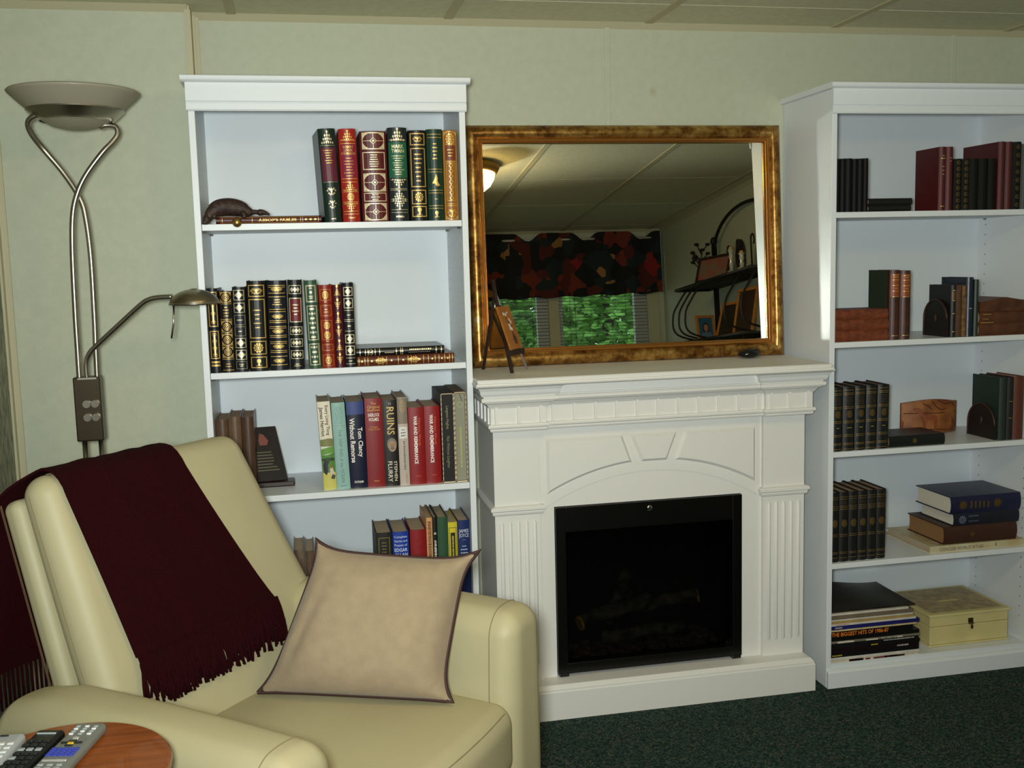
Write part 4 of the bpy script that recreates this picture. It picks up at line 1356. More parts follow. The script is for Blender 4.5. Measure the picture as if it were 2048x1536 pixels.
book(2.2310, .0255, .1793, .130, yR, z, 'tall glossy navy book behind the bookend on the second shelf', L_('glossy_navy', (22, 30, 48), .25), lambda s: s.lines('silv', .46, .49, 1, 3, .4), 0, bulge=.3)
book(2.2570, .0150, .1719, .125, yR, z, 'thin dark green book right of the navy one on the second shelf', L_('thin_green', (26, 44, 34), .4), None, 0, bulge=.3)
BR = M('warped_brown_leather', (92, 50, 24), .55, col2=(66, 32, 16), vscale=25)
def q5(s):
    for k in (0, 1): s.lines('gold', 0, 0, 0)
    s.rect('gold', -s.w * .3, -s.w * .3 + .0012, .012, .040); s.rect('gold', s.w * .1, s.w * .1 + .001, .01, .03); s.rect('gold', s.w * .42 - .002, s.w * .42, .004, .05)
book(2.2745, .0360, .185, .13, yR, z, 'bottom of the large brown books stacked at the right of the second shelf', BR, None, lying=True, bulge=.15, group='stack of large brown books')
book(2.2755, .0375, .183, .13, yR, z + .0362, 'middle of the large brown books stacked at the right, with gilt strokes', BR, q5, lying=True, bulge=.15, group='stack of large brown books')
T = thing('book', 'top book of the large brown stack, its cover warped to a peak', 'book', (2.2755, yR, z + .0739), group='stack of large brown books')
pts = [(0, 0), (.184, 0)] + [(.184 - .184 * i / 12, .030 + .013 * max(0, 1 - abs(.184 - .184 * i / 12 - .085) / .085) ** 1.3) for i in range(13)]
G().prism(pts, 0, .125, lambda a, b, c: (a, c, b)).build('cover', BR, T)
G().prism([(.004, .003), (.1845, .003), (.1845, .026), (.004, .026)], .004, .1255, lambda a, b, c: (a, c, b)).build('page_block', PAPER, T)

# third shelf
z = RS[2]
ENC = L_('encyclopedia_green', (10, 15, 16), .42)
def enc(s):
    s.bars('dull_gold', (.955, .91, .885, .695, .67, .47, .445, .255, .23, .12, .10, .03), .0012, .84); s.lines('tarnished_gilt', .72, .86, 5, 4, .6, .0022); s.disc('tarnished_gilt', 0, .58 * s.h, .0085, 10, 1.4); s.lines('gold', .35, .38, 1, 5, .4, .003)
w5 = [1.7905, 1.8275, 1.8665, 1.9025, 1.9395, 1.9785]
for k in range(5):
    book(w5[k] + .0004, w5[k + 1] - w5[k] - .0008, .1915 + .0005 * k, .135, yR, z, ('leftmost', 'second', 'middle', 'fourth', 'rightmost')[k] + ' of five gold-banded black encyclopedias on the third shelf', ENC, enc, (0, 0, 0, .3, .6)[k], group='five gold-banded encyclopedias', bulge=.18, pages=M('brown_pages', (128, 106, 84), .9))
def fl2(s): s.disc('tarnished_gilt', 0, .45 * s.h, .008); s.lines('gold', 0, 0, 0)
book(1.9820, .0340, .186, .125, yR + .002, z, 'black book lying flat in front of the carved wooden plaque', ENC, fl2, lying=True, bulge=.12, pages=M('brown_pages', (128, 106, 84), .9))
# carved plaque
def plaque():
    T = thing('carved_plaque', 'curved wooden plaque carved with a deer under trees on the third shelf', 'carving', (2.245, -.115, z))
    wood = M('carved_wood', (158, 100, 50), .55, col2=(112, 62, 28), vscale=22, bump=.35, bscale=90)
    dark = M('carved_groove', (70, 36, 18), .7)
    xa, xb = 2.140, 2.338
    def P(u, v, o=0):
        x = xa + (xb - xa) * u
        y = -.100 - .030 * (1 - (2 * u - 1) ** 2) - o
        h = .100 + .012 * math.sin(math.pi * min(1, u * 1.05))
        return (x, y, z + .003 + v * h)
    n = 20
    g = G()
    vs, fs = [], []
    for o in (0, -.009):
        for j in range(2):
            for i in range(n + 1):
                vs.append(P(i / n, j, o))
    m = n + 1
    for i in range(n):
        fs += [(i, i + 1, m + i + 1, m + i), (2 * m + i + 1, 2 * m + i, 3 * m + i, 3 * m + i + 1), (m + i, m + i + 1, 3 * m + i + 1, 3 * m + i), (i + 1, i, 2 * m + i, 2 * m + i + 1)]
    fs += [(0, m, 3 * m, 2 * m), (n, 2 * m + n, 3 * m + n, m + n)]
    g.add(vs, fs)
    g.build('slab', wood, T, world=True)
    def line(pts, r):
        return G().tube(bez([P(u, v, .0008) for u, v in pts], 4), r, 5)
    c = G()
    for pts in ([(.02, .66), (.3, .62), (.6, .60), (.98, .66)], [(.05, .10), (.3, .14), (.6, .12), (.9, .10), (.86, .5)], [(.45, .95), (.52, .80), (.62, .70), (.72, .74)], [(.55, .98), (.70, .88), (.85, .93), (.92, .84)], [(.30, .90), (.40, .80), (.45, .70)]):
        c.add(*(lambda q: (q.v, q.f))(line(pts, .0014)))
    c.build('carved_lines', dark, T, world=True)
    d = G()
    body = [(.28, .52), (.34, .58), (.48, .56), (.54, .52), (.55, .42), (.53, .16), (.50, .16), (.49, .40), (.36, .40), (.35, .16), (.32, .16), (.31, .42), (.24, .66), (.25, .78), (.18, .80), (.16, .74), (.22, .70)]
    d.prism(body, 0, .004, lambda a, b, cc: P(a, b, cc))
    d.build('carved_deer', M('carved_deer_wood', (128, 66, 32), .6), T, world=True)
    G().tube(bez([(2.118, -.125, z + .004), (2.128, -.118, z + .02), (2.136, -.110, z + .045)], 4), .005, 6).build('support_leg', wood, T, world=True, smooth=True)
plaque()
bookend(2.3520, -.281, -.150, z, .108, 'arched dark bookend on the third shelf of the right bookcase')
zz = z + .0013
book(2.3540, .0260, .1946, .135, yR, zz, 'dark green cloth book behind the bookend on the third shelf', L_('dull_green', (26, 42, 32), .6), None, 0, bulge=.2)
book(2.3808, .0225, .1934, .135, yR, zz, 'black book between the green and brown ones on the third shelf', L_('dull_black', (18, 18, 18), .6), lambda s: s.bars('gold', (.62, .35), .001, .5), 0, bulge=.2)
book(2.4040, .0380, .1960, .135, yR, zz, 'rust brown book at the right end of the third shelf', L_('rust_brown', (88, 40, 22), .55), None, 0, bulge=.2)

# fourth shelf
z = RS[3]
def enc2(s):
    s.bars('dull_gold', (.93, .90, .80, .775, .75, .395, .37, .14, .12, .06), .0011, .84); s.disc('tarnished_gilt', 0, .555 * s.h, .0095, 10, 1.3); s.lines('tarnished_gilt', .82, .88, 3, 3, .5, .002)
w6 = [1.7905, 1.8210, 1.8520, 1.8830, 1.9140, 1.9450, 1.9770]
for k in range(6):
    book(w6[k] + .0004, w6[k + 1] - w6[k] - .0008, .2160, .150, yR + .004, z, ('leftmost', 'second', 'third', 'fourth', 'fifth', 'rightmost')[k] + ' of six tall black encyclopedias on the fourth shelf', L_('tall_black', (8, 9, 9), .5), enc2, 0, group='six tall black encyclopedias', bulge=.16, pages=M('tan_pages', (150, 128, 104), .9))
ATL = M('atlas_cover', (196, 190, 160), .45, col2=(178, 160, 116), vscale=12)
def atl(s): s.vtext((92, 88, 76), .05, .10, .56, 'CONCISE WORLD ATLAS', .0105, down=False); s.rect((92, 88, 76), -.006, .004, .69 * s.h, .70 * s.h)
book(2.1290, .0215, .3310, .245, -.287, z, 'white atlas lying at the bottom of the pile on the fourth shelf', ATL, atl, lying=True, bulge=.04)
mp = [o for o in bpy.data.objects if o.get('label') == 'white atlas lying at the bottom of the pile on the fourth shelf'][0]
cl = G()
rd = random.Random(8)
for k in range(4):
    p = [(-.0110, .03 + .05 * k, .02 + .01 * k)]
    for i in range(9): p.append((-.0110, p[-1][1] + rd.uniform(-.012, .016), p[-1][2] + rd.uniform(.0, .012)))
    cl.tube(p, .0009, 4)
cl.build('map_lines', M('map_ink', (110, 86, 66), .7), mp, kind='stuff')
def bb(s):
    s.rect('tarnished_gilt', -s.w * .36, s.w * .36, .014, .0148); s.rect('tarnished_gilt', -s.w * .36, s.w * .36, .058, .0588); s.rect('tarnished_gilt', -s.w * .36, -s.w * .34, .014, .058); s.rect('tarnished_gilt', s.w * .34, s.w * .36, .014, .058)
    s.rect('tarnished_gilt', -s.w * .36, s.w * .36, .150, .1508); s.rect('tarnished_gilt', -s.w * .36, s.w * .36, .196, .1968); s.dia('tarnished_gilt', 0, .098, .010)
book(2.1800, .0560, .2560, .200, -.283, z + .0217, 'thick dark brown book above the white atlas in the pile on the fourth shelf', L_('pile_brown', (58, 30, 20), .45), bb, lying=True, bulge=.10, pages=M('tan_pages2', (140, 104, 64), .9), pageshow=.004)
def nb2(s): s.rosette((96, 108, 130), .13, .014, .014); [s.rect((96, 108, 130), rd2, rd2 + .004, .052 + .006 * k, .055 + .006 * k) for k in range(6) for rd2 in (-.012, .004)]
book(2.2130, .0390, .2300, .180, -.282, z + .0779, 'navy book in the middle of the pile, below the blue one with gold discs', L_('pile_navy', (16, 18, 36), .4), nb2, lying=True, bulge=.10, pages=PAPERW, pageshow=.004)
def nb1(s):
    for zf in (.17, .66): s.disc('tarnished_gilt', 0, zf * s.h, .012, 12); s.ring('tarnished_gilt', 0, zf * s.h, .0145, .0014, 14)
    for k in range(5): s.rect('tarnished_gilt', -.012 + .001 * k, .012, (.27 + .06 * k) * s.h, (.30 + .06 * k) * s.h)
book(2.2010, .0545, .2450, .190, -.284, z + .1171, 'thick dark blue book with two gold discs on top of the pile', L_('pile_blue', (16, 20, 56), .4), nb1, lying=True, bulge=.10, pages=PAPERW, pageshow=.004)

# bottom shelf: magazines and a wooden box
z = RS[4]
mags = [
 (.0085, .300, (196, 186, 168), 'cream magazine with a torn red lower edge at the very bottom of the pile', None, 0),
 (.0075, .302, (206, 204, 192), 'white magazine second from the bottom of the pile', None, .4),
 (.0120, .300, (14, 13, 16), 'thick black record sleeve with yellow letters near the bottom of the pile', ('y', .02, .12), 0),
 (.0130, .300, (22, 8, 14), 'dark maroon magazine low in the pile', ('w', .75, .88), .2),
 (.0100, .303, (20, 14, 18), 'black magazine with a pale top edge low in the pile', ('y', .45, .52), 0),
 (.0095, .298, (16, 20, 20), 'black magazine with white print in the middle of the pile', ('w', .6, .95), -.3),
 (.0075, .302, (120, 112, 100), 'grey torn-edged magazine in the middle of the pile', None, .4),
 (.0120, .300, (12, 11, 12), 'black magazine just below the one with orange lettering', None, 0),
 (.0180, .278, (10, 10, 12), 'thick black record sleeve with orange lettering in the pile', 'hits', 0),
 (.0055, .290, (196, 178, 130), 'thin cream magazine above the orange lettering', None, .3),
 (.0120, .300, (30, 30, 96), 'royal blue magazine in the pile', ('w', .05, .13), 0),
 (.0070, .288, (200, 196, 186), 'white and pink magazine above the blue one', ('p', .06, .22), -.2),
 (.0085, .280, (168, 140, 84), 'golden tan magazine high in the pile', None, .2),
 (.0050, .278, (196, 196, 184), 'thin white magazine between tan and brown ones high in the pile', None, 0),
 (.0130, .276, (112, 100, 84), 'brownish grey paperbound magazine third from the top of the pile', None, 0),
 (.0060, .262, (206, 200, 186), 'thin white booklet just under the curled top magazine', None, 0),
]
zz = z
for k, (t, L, c, lab, pr_, rz) in enumerate(mags):
    T = thing('magazine', lab, 'magazine', (1.7910, -.297, zz), (0, 0, rad(-abs(rz) * .3)), 'pile of magazines and record sleeves')
    t2 = t - .0004
    m = M('mag_%d' % k, c, .4, var=.12, vscale=25)
    inner = M('mag_pages', (188, 178, 158), .8, var=.1, vscale=200, stretch=(1, 1, 20))
    G().box(0, L, 0, .21, 0, t2 * .16).box(0, L, 0, .21, t2 * .84, t2).box(0, L, 0, .0012, t2 * .16, t2 * .84).build('cover', m, T)
    G().box(.001, L - .002, .0013, .208, t2 * .17, t2 * .83).build('page_block', inner, T)
    if pr_:
        s = Spine(t2, L, 0)
        if pr_ == 'hits':
            s.vtext((222, 120, 34), 0, .01, .70, 'THE BIGGEST HITS OF 1986-87', .0125, down=False, bold=.02)
        else:
            col = {'y': (196, 176, 50), 'w': (196, 192, 184), 'p': (150, 60, 74)}[pr_[0]]
            s.vlines(col, 0, pr_[1], pr_[2], t2 * .45, k)
        for key, g in s.parts.items():
            o = g
            o.v = [(c_, b, -a + t2 / 2) for a, b, c_ in o.v]
        s.build(T)
    if k in (0, 6):
        q = G()
        rd = random.Random(k)
        for i in range(9):
            a = rd.uniform(0, L - .05)
            q.box(a, a + rd.uniform(.012, .05), -.0006, .0002, 0, t2 * rd.uniform(.4, .8))
        q.build('torn_edge', M('torn_%d' % k, ((96, 30, 26), (206, 200, 184))[k == 6], .8), T)
    zz += t
T = thing('magazine', 'curled glossy dark magazine lying on top of the pile', 'magazine', (1.7910, -.290, zz), (0, 0, 0), 'pile of magazines and record sleeves')
g = G()
nx, ny = 14, 10
vs, fs = [], []
for layer in (0, 1):
    for j in range(ny + 1):
        for i in range(nx + 1):
            u, v = i / nx, j / ny
            vs.append((.290 * u, .225 * v, .0005 + .004 * layer + .012 * v * v * (1 - .5 * u) + .008 * math.sin(u * 5) * v + .010 * max(0, u - .6) * v))
m_ = (nx + 1) * (ny + 1)
for j in range(ny):
    for i in range(nx):
        a = j * (nx + 1) + i
        fs += [(a, a + 1, a + nx + 2, a + nx + 1), (m_ + a + nx + 1, m_ + a + nx + 2, m_ + a + 1, m_ + a)]
for i in range(nx):
    fs += [(i, m_ + i, m_ + i + 1, i + 1), (m_ - nx - 1 + i, m_ - nx + i, 2 * m_ - nx + i, 2 * m_ - nx - 1 + i)]
for j in range(ny):
    a = j * (nx + 1)
    fs += [(a, a + nx + 1, m_ + a + nx + 1, m_ + a), (a + nx, m_ + a + nx, m_ + a + 2 * nx + 1, a + 2 * nx + 1)]
g.add(vs, fs)
g.build('pages', M('glossy_dark_cover', (46, 40, 36), .25, col2=(20, 14, 14), vscale=9), T, smooth=True, angle=40)

def wooden_box():
    T = thing('wooden_box', 'pale cream wooden box with a small brass latch on the bottom shelf', 'box', (2.295, -.14, z + .0001))
    m = M('cream_wood', (204, 192, 134), .5, var=.05, vscale=14)
    x0, x1, y0, y1 = 2.152, 2.430, -.262, -.022
    B = lambda g, n, mm=m, p=T, **k: g.build(n, mm, p, world=True, **k)
    zb = z + .0004
    B(G().bbox(x0 - .003, x1 + .003, y0 - .003, y1, zb, zb + .006, .002), 'base_board')
    bo = B(G().bbox(x0, x1, y0, y1, zb + .0062, zb + .064, .002), 'body')
    li = B(G().bbox(x0, x1, y0, y1, zb + .0652, zb + .098, .002).bbox(x0 - .006, x1 + .006, y0 - .006, y1, zb + .098, zb + .106, .002), 'lid')
    B(G().bbox(x0 + .012, x1 - .012, y0 + .012, y1 - .014, zb + .1062, zb + .1072, .0005), 'printed_top', M('faded_map_print', (176, 160, 116), .6, col2=(150, 130, 96), vscale=40), li)
    B(G().bbox(2.25, 2.32, y0 + .10, y0 + .112, zb + .1073, zb + .1079, .0002), 'title_strip', M('title_strip_cream', (206, 194, 120), .6), li)
    br = M('aged_brass', (96, 84, 58), .4, metal=.9)
    B(G().bbox(2.286, 2.304, y0 - .002, y0, zb + .070, zb + .084, .0006), 'latch_plate', br, li)
    B(G().tube([(2.288, y0 - .004, zb + .068), (2.302, y0 - .004, zb + .068)], .004, 8).ball((2.298, y0 - .0045, zb + .056), .005, 8, 6, (1, .6, 1.6)), 'latch', br, bo)
wooden_box()
# ------------------------------------------------------------------ small things on the shelves and the mantel
def animal():
    zb = LS[0]
    zt = zb + .0187
    T = thing('animal_figurine', 'dark brown resting animal figurine with a long tail draped over the flat red book', 'figurine', (.10, -.27, zt))
    fur = M('bronze_brown_fur', (66, 46, 36), .55, col2=(36, 22, 20), vscale=120, bump=.8, bscale=260)
    body = bez([(.030, -.302, zb + .006), (.040, -.296, zt + .008), (.058, -.285, zt + .022), (.085, -.275, zt + .026), (.112, -.272, zt + .022), (.130, -.275, zt + .014), (.146, -.278, zt + .010)], 5)
    n = len(body)
    rs = []
    for i in range(n):
        t = i / (n - 1)
        rs.append(.006 + .017 * math.sin(math.pi * min(1, t * 1.02)) ** .8 * (1.0 if t > .25 else .85))
    g = G().tube(body, rs, 12)
    g.build('body', fur, T, world=True, smooth=True)
    G().tube(bez([(.138, -.276, zt + .012), (.150, -.277, zt + .0125), (.160, -.278, zt + .011), (.175, -.279, zt + .010), (.188, -.279, zt + .004)], 4), [.0058] * 8 + [.008, .0085, .008, .007, .006, .005, .004, .003, .002][:9], 8).build('tail', fur, T, world=True, smooth=True)
    h = G().ball((.030, -.304, zb + .012), .013, 12, 8, (.8, .9, 1.0)).ball((.026, -.309, zb + .0045), .008, 10, 6, (1, 1, .7))
    h.build('head', fur, T, world=True, smooth=True)
    for (a, b, c) in ((.046, -.298, .024), (.120, -.294, .016)):
        G().tube(bez([(a, b + .012, zt + .012), (a + .003, b - .002, zt + .006), (a + .004, b - .006, zt - .004)], 4), [.008, .0078, .0076, .0074, .007, .0065, .006, .0055, .005], 8).build('leg', fur, T, world=True, smooth=True)
    b_ = G().ball((.1055, -.3085, zb + .0035), .0125, 14, 10)
    b_.build('brass_bell', M('aged_brass_bell', (150, 122, 66), .35, metal=.8, bump=.6, bscale=160), T, world=True, smooth=True, label='round brass bell hanging at its chest')
animal()

def shelf_plaque():
    zb = LS[2]
    T = thing('print_stand', 'dark lettered plaque tilted in a wooden stand, half hidden by the chair back', 'plaque', (.165, -.16, zb))
    G().bbox(.090, .217, -.196, -.138, zb, zb + .014, .004).build('stand_base', DARKWOOD, T, world=True)
    a, b = Vector((.110, -.172, zb + .012)), Vector((.198, -.162, zb + .012))
    u = (b - a).normalized()
    up = Vector((-.03, .055, .148)).normalized() * .158
    nrm = u.cross(up.normalized()).normalized()
    p = G()
    vs = [a, b, b + up, a + up]
    p.add([v + nrm * .003 for v in vs] + [v - nrm * .003 for v in vs], [(0, 1, 2, 3), (7, 6, 5, 4), (0, 4, 5, 1), (1, 5, 6, 2), (2, 6, 7, 3), (3, 7, 4, 0)])
    pl = p.build('panel', M('plaque_print', (26, 18, 10), .5, col2=(12, 11, 7), vscale=14, spec=.2), T, world=True)
    l = G()
    rd = random.Random(4)
    front = nrm if nrm.y < 0 else -nrm
    for k in range(7):
        o = a + up * (.52 - .055 * k) + u * (.012 + .004 * (k % 2)) + front * .0035
        w_ = rd.uniform(.045, .062)
        l.add([o, o + u * w_, o + u * w_ + up * .02, o + up * .02], [(0, 1, 2, 3)])
    l.build('print_lines', M('plaque_lettering', (84, 82, 56), .6), pl, world=True, fixn=False)
    o = a + up * .66 + u * .034 + front * .0035
    G().add([o, o + u * .02, o + u * .026 + up * .08, o + u * .016 + up * .2, o + u * .006 + up * .22, o + up * .1], [tuple(range(6))]).build('print_figure', M('plaque_red', (112, 40, 22), .5), pl, world=True, fixn=False)
shelf_plaque()

ZM = 1.0032
def easel():
    T = thing('tabletop_easel', 'small dark wooden easel standing on the mantel in front of the mirror', 'easel', (.835, -.16, ZM))
    m = DARKWOOD
    f1, f2, rear = Vector((.833, -.233, ZM)), Vector((.896, -.150, ZM)), Vector((.774, -.097, ZM))
    top = Vector((.806, -.135, ZM + .232))
    for f in (f1, f2):
        G().bar(f, top + (f - top) * .04, .009, .006).build('leg', m, T, world=True)
    G().bar(rear, top + Vector((.002, .004, -.012)), .008, .006).build('rear_leg', m, T, world=True)
    a, b = f1.lerp(top, .24), f2.lerp(top, .24)
    u = (b - a).normalized()
    nrm = Vector((u.y, -u.x, 0))
    G().bar(a - u * .012 + nrm * .006, b + u * .012 + nrm * .006, .016, .009, (0, 0, 1)).build('ledge', m, T, world=True)
    G().bar(f1.lerp(top, .80) - u * .010, f2.lerp(top, .80) + u * .010, .008, .005, (0, 0, 1)).build('cross_bar', m, T, world=True)
    cl = G().bar(top + Vector((.004, -.004, -.03)), top + Vector((-.002, .006, .030)), .010, .008)
    cl.build('clamp', m, T, world=True)
    # the little canvas leaning on it
    C = thing('miniature_painting', 'miniature painting of white flowers on amber ground resting on the small easel', 'painting', tuple(a + nrm * .010 + Vector((0, 0, .009))))
    base0 = a - u * .004 + nrm * .0085 + Vector((0, 0, .0085))
    w, h = .076, .128
    tilt = ((top - (f1 + f2) / 2).normalized())
    upv = (tilt - u * tilt.dot(u)).normalized()
    nn = u.cross(upv).normalized()
    nn = nn if nn.dot(nrm) > 0 else -nn
    def P(s, t, o=0): return base0 + u * (s * w) + upv * (t * h) + nn * o
    vs = [P(0, 0), P(1, 0), P(1, 1), P(0, 1)]
    G().add(vs + [v + nn * .006 for v in vs], [(0, 1, 2, 3), (7, 6, 5, 4), (0, 4, 5, 1), (1, 5, 6, 2), (2, 6, 7, 3), (3, 7, 4, 0)]).build('canvas', M('amber_paint', (170, 106, 34), .4, col2=(146, 86, 24), vscale=20), C, world=True)
    def blob(g, s, t, rs, rt, k=9, rot=0):
        g.add([P(s + rs * math.cos(2 * math.pi * i / k + rot), t + rt * math.sin(2 * math.pi * i / k + rot), .0064) for i in range(k)], [tuple(range(k))])
    g = G()
    for s, t, r in ((.30, .82, .07), (.45, .80, .07), (.60, .84, .05), (.62, .68, .06), (.68, .62, .06), (.50, .54, .08), (.58, .46, .08), (.46, .47, .05)): blob(g, s, t, r, r * .62)
    g.build('painted_blossom', M('paint_white', (222, 212, 206), .5), C, world=True, fixn=False)
    g = G()
    for s, t, rs, rt in ((.40, .70, .03, .09), (.50, .62, .05, .03), (.66, .53, .05, .025), (.56, .37, .05, .05)): blob(g, s, t, rs, rt)
    g.build('painted_leaf', M('paint_leaf', (72, 52, 24), .5), C, world=True, fixn=False)
    g = G()
    blob(g, .60, .22, .13, .12, 12)
    g.build('painted_vase', M('paint_vase', (70, 30, 24), .4), C, world=True, fixn=False)
easel()

T = thing('smooth_stone', 'small glossy black oval object lying on the right end of the mantel', 'ornament', (1.604, -.118, ZM))
def egg(q): return Vector((q.x * (1 - .12 * q.x / .04), q.y, max(q.z, .0) * (1.0 - .25 * (q.x / .04))))
g = G()
g.ball((0, 0, .0148), .0148, 24, 14, (2.45, 1.8, 1.0))
g.v = [(a * (1.0 if a > 0 else 1.0), b, c * (1.0 + .18 * a / .036)) for a, b, c in g.v]
g.v = [(a, b, max(0.0004, c)) for a, b, c in g.v]
g.build('shell', M('gloss_black', (14, 13, 14), .18), T, smooth=True)
G().tube([(-.033 + .0 * k, -.0005 * 0 + (.022 * math.sin(a)), .010 + .0 * k) if False else (.034 * math.cos(a), .0245 * math.sin(a), .0125) for k, a in enumerate([2 * math.pi * i / 24 for i in range(25)])], .0009, 5).build('seam', M('dull_black', (28, 27, 28), .6), T)

# ------------------------------------------------------------------ floor lamp
def floor_lamp():
    X, Y = -.278, -.33
    T = thing('floor_lamp', 'brushed nickel torchiere floor lamp with frosted bowl and side reading arm', 'lamp', (X, Y, 0))
    B = lambda g, n, m=NICKEL, p=T, **k: g.build(n, m, p, world=True, **k)
    B(G().lathe([(.0005, .0), (.135, .0), (.137, .004), (.134, .012), (.120, .020), (.03, .028), (.022, .040), (.0005, .040)], 36, (X, Y, 0)), 'base', smooth=True, angle=40)
    A = [(-.297, 1.045), (-.296, 1.15), (-.295, 1.224), (-.291, 1.372), (-.284, 1.458), (-.270, 1.510), (-.246, 1.556), (-.206, 1.608), (-.180, 1.636), (-.168, 1.656), (-.172, 1.672), (-.186, 1.677), (-.204, 1.676)]
    Bp = [(-.258, 1.045), (-.256, 1.13), (-.254, 1.197), (-.252, 1.347), (-.257, 1.446), (-.268, 1.500), (-.302, 1.562), (-.339, 1.614), (-.360, 1.648), (-.366, 1.672), (-.355, 1.688), (-.330, 1.697)]
    B(G().tube(bez([(x, Y - .008 + (.0 if z_ < 1.6 else .02 * (z_ - 1.6) / .08), z_) for x, z_ in A], 6), .0068, 10), 'pole', smooth=True)
    B(G().tube(bez([(x, Y + .008 - (.0 if z_ < 1.6 else .055 * (z_ - 1.6) / .1), z_) for x, z_ in Bp], 6), .0068, 10), 'pole', smooth=True)
    for x in (-.297, -.258):
        B(G().tube([(x, Y, .03), (x, Y, .905)], .0068, 10), 'lower_pole', smooth=True)
    for q in ((-.206, Y + .013, 1.676), (-.327, Y - .046, 1.698)):
        B(G().ball(q, .0095, 10, 8), 'finial', smooth=True)
    bx = B(G().bbox(-.311, -.247, Y - .022, Y + .022, .894, 1.056, .003), 'dimmer_box', M('dark_gunmetal', (70, 62, 50), .35, metal=.9))
    for zk in (.989, .955):
        for k, dx in enumerate((-.009, .011)):
            B(G().tube([(-.272 + dx, Y - .022, zk), (-.272 + dx, Y - .030, zk)], .0095, 16), 'dimmer_knob', M('chrome_knob', (214, 210, 200), .2, metal=1.0), bx, smooth=True, angle=40)
    B(G().bbox(-.2995, -.254, Y - .0235, Y - .022, 1.050, 1.0555, .0005), 'box_lip', NICKEL, bx)
    arm = [(-.280, -.335, 1.050), (-.279, -.338, 1.092), (-.268, -.342, 1.116), (-.250, -.346, 1.134), (-.19, -.362, 1.186), (-.133, -.380, 1.234), (-.112, -.386, 1.246), (-.090, -.391, 1.2505), (-.056, -.400, 1.2515)]
    B(G().tube(bez(arm, 6), .0062, 10), 'reading_arm', smooth=True)
    hc = Vector((-.002, -.408, 1.233))
    prof = [(.060, 0), (.0605, .003), (.058, .010), (.050, .020), (.038, .028), (.022, .0335), (.010, .0355), (.0005, .036)]
    hd = B(G().lathe(prof, 32, hc).lathe([(.057, .001), (.048, .016), (.0005, .030)], 24, hc), 'reading_head', M('head_nickel', (150, 140, 118), .32, metal=1.0), smooth=True, angle=60)
    B(G().lathe([(.060, 0), (.062, -.002), (.062, .002), (.060, .004)], 32, hc), 'head_rim', NICKEL, hd, smooth=True)
    B(G().lathe([(.0005, .0375), (.008, .037), (.009, .035)], 12, hc), 'head_cap', NICKEL, hd, smooth=True)
    B(G().tube([(-.050, -.425, 1.232), (-.0525, -.425, 1.19), (-.060, -.426, 1.150)], .0024, 8), 'switch_stem', M('bright_steel', (206, 204, 196), .2, metal=1.0), hd, smooth=True)
    # bowl
    c = (-.262, Y, 0)
    bowl = [(.0005, 1.664), (.03, 1.666), (.058, 1.673), (.085, 1.689), (.108, 1.708), (.130, 1.728), (.150, 1.748), (.1535, 1.7525)]
    inn = [(r - .003 if r > .01 else r, z_ + .003) for r, z_ in bowl]
    B(G().lathe(bowl + list(reversed(inn)), 48, c), 'bowl_shade', FROST, smooth=True)
    B(G().lathe([(.0835, 1.684), (.0925, 1.6885), (.1135, 1.7085), (.1130, 1.7115), (.1105, 1.7105)], 48, c), 'bowl_ring', NICKEL, smooth=True, angle=40)
floor_lamp()

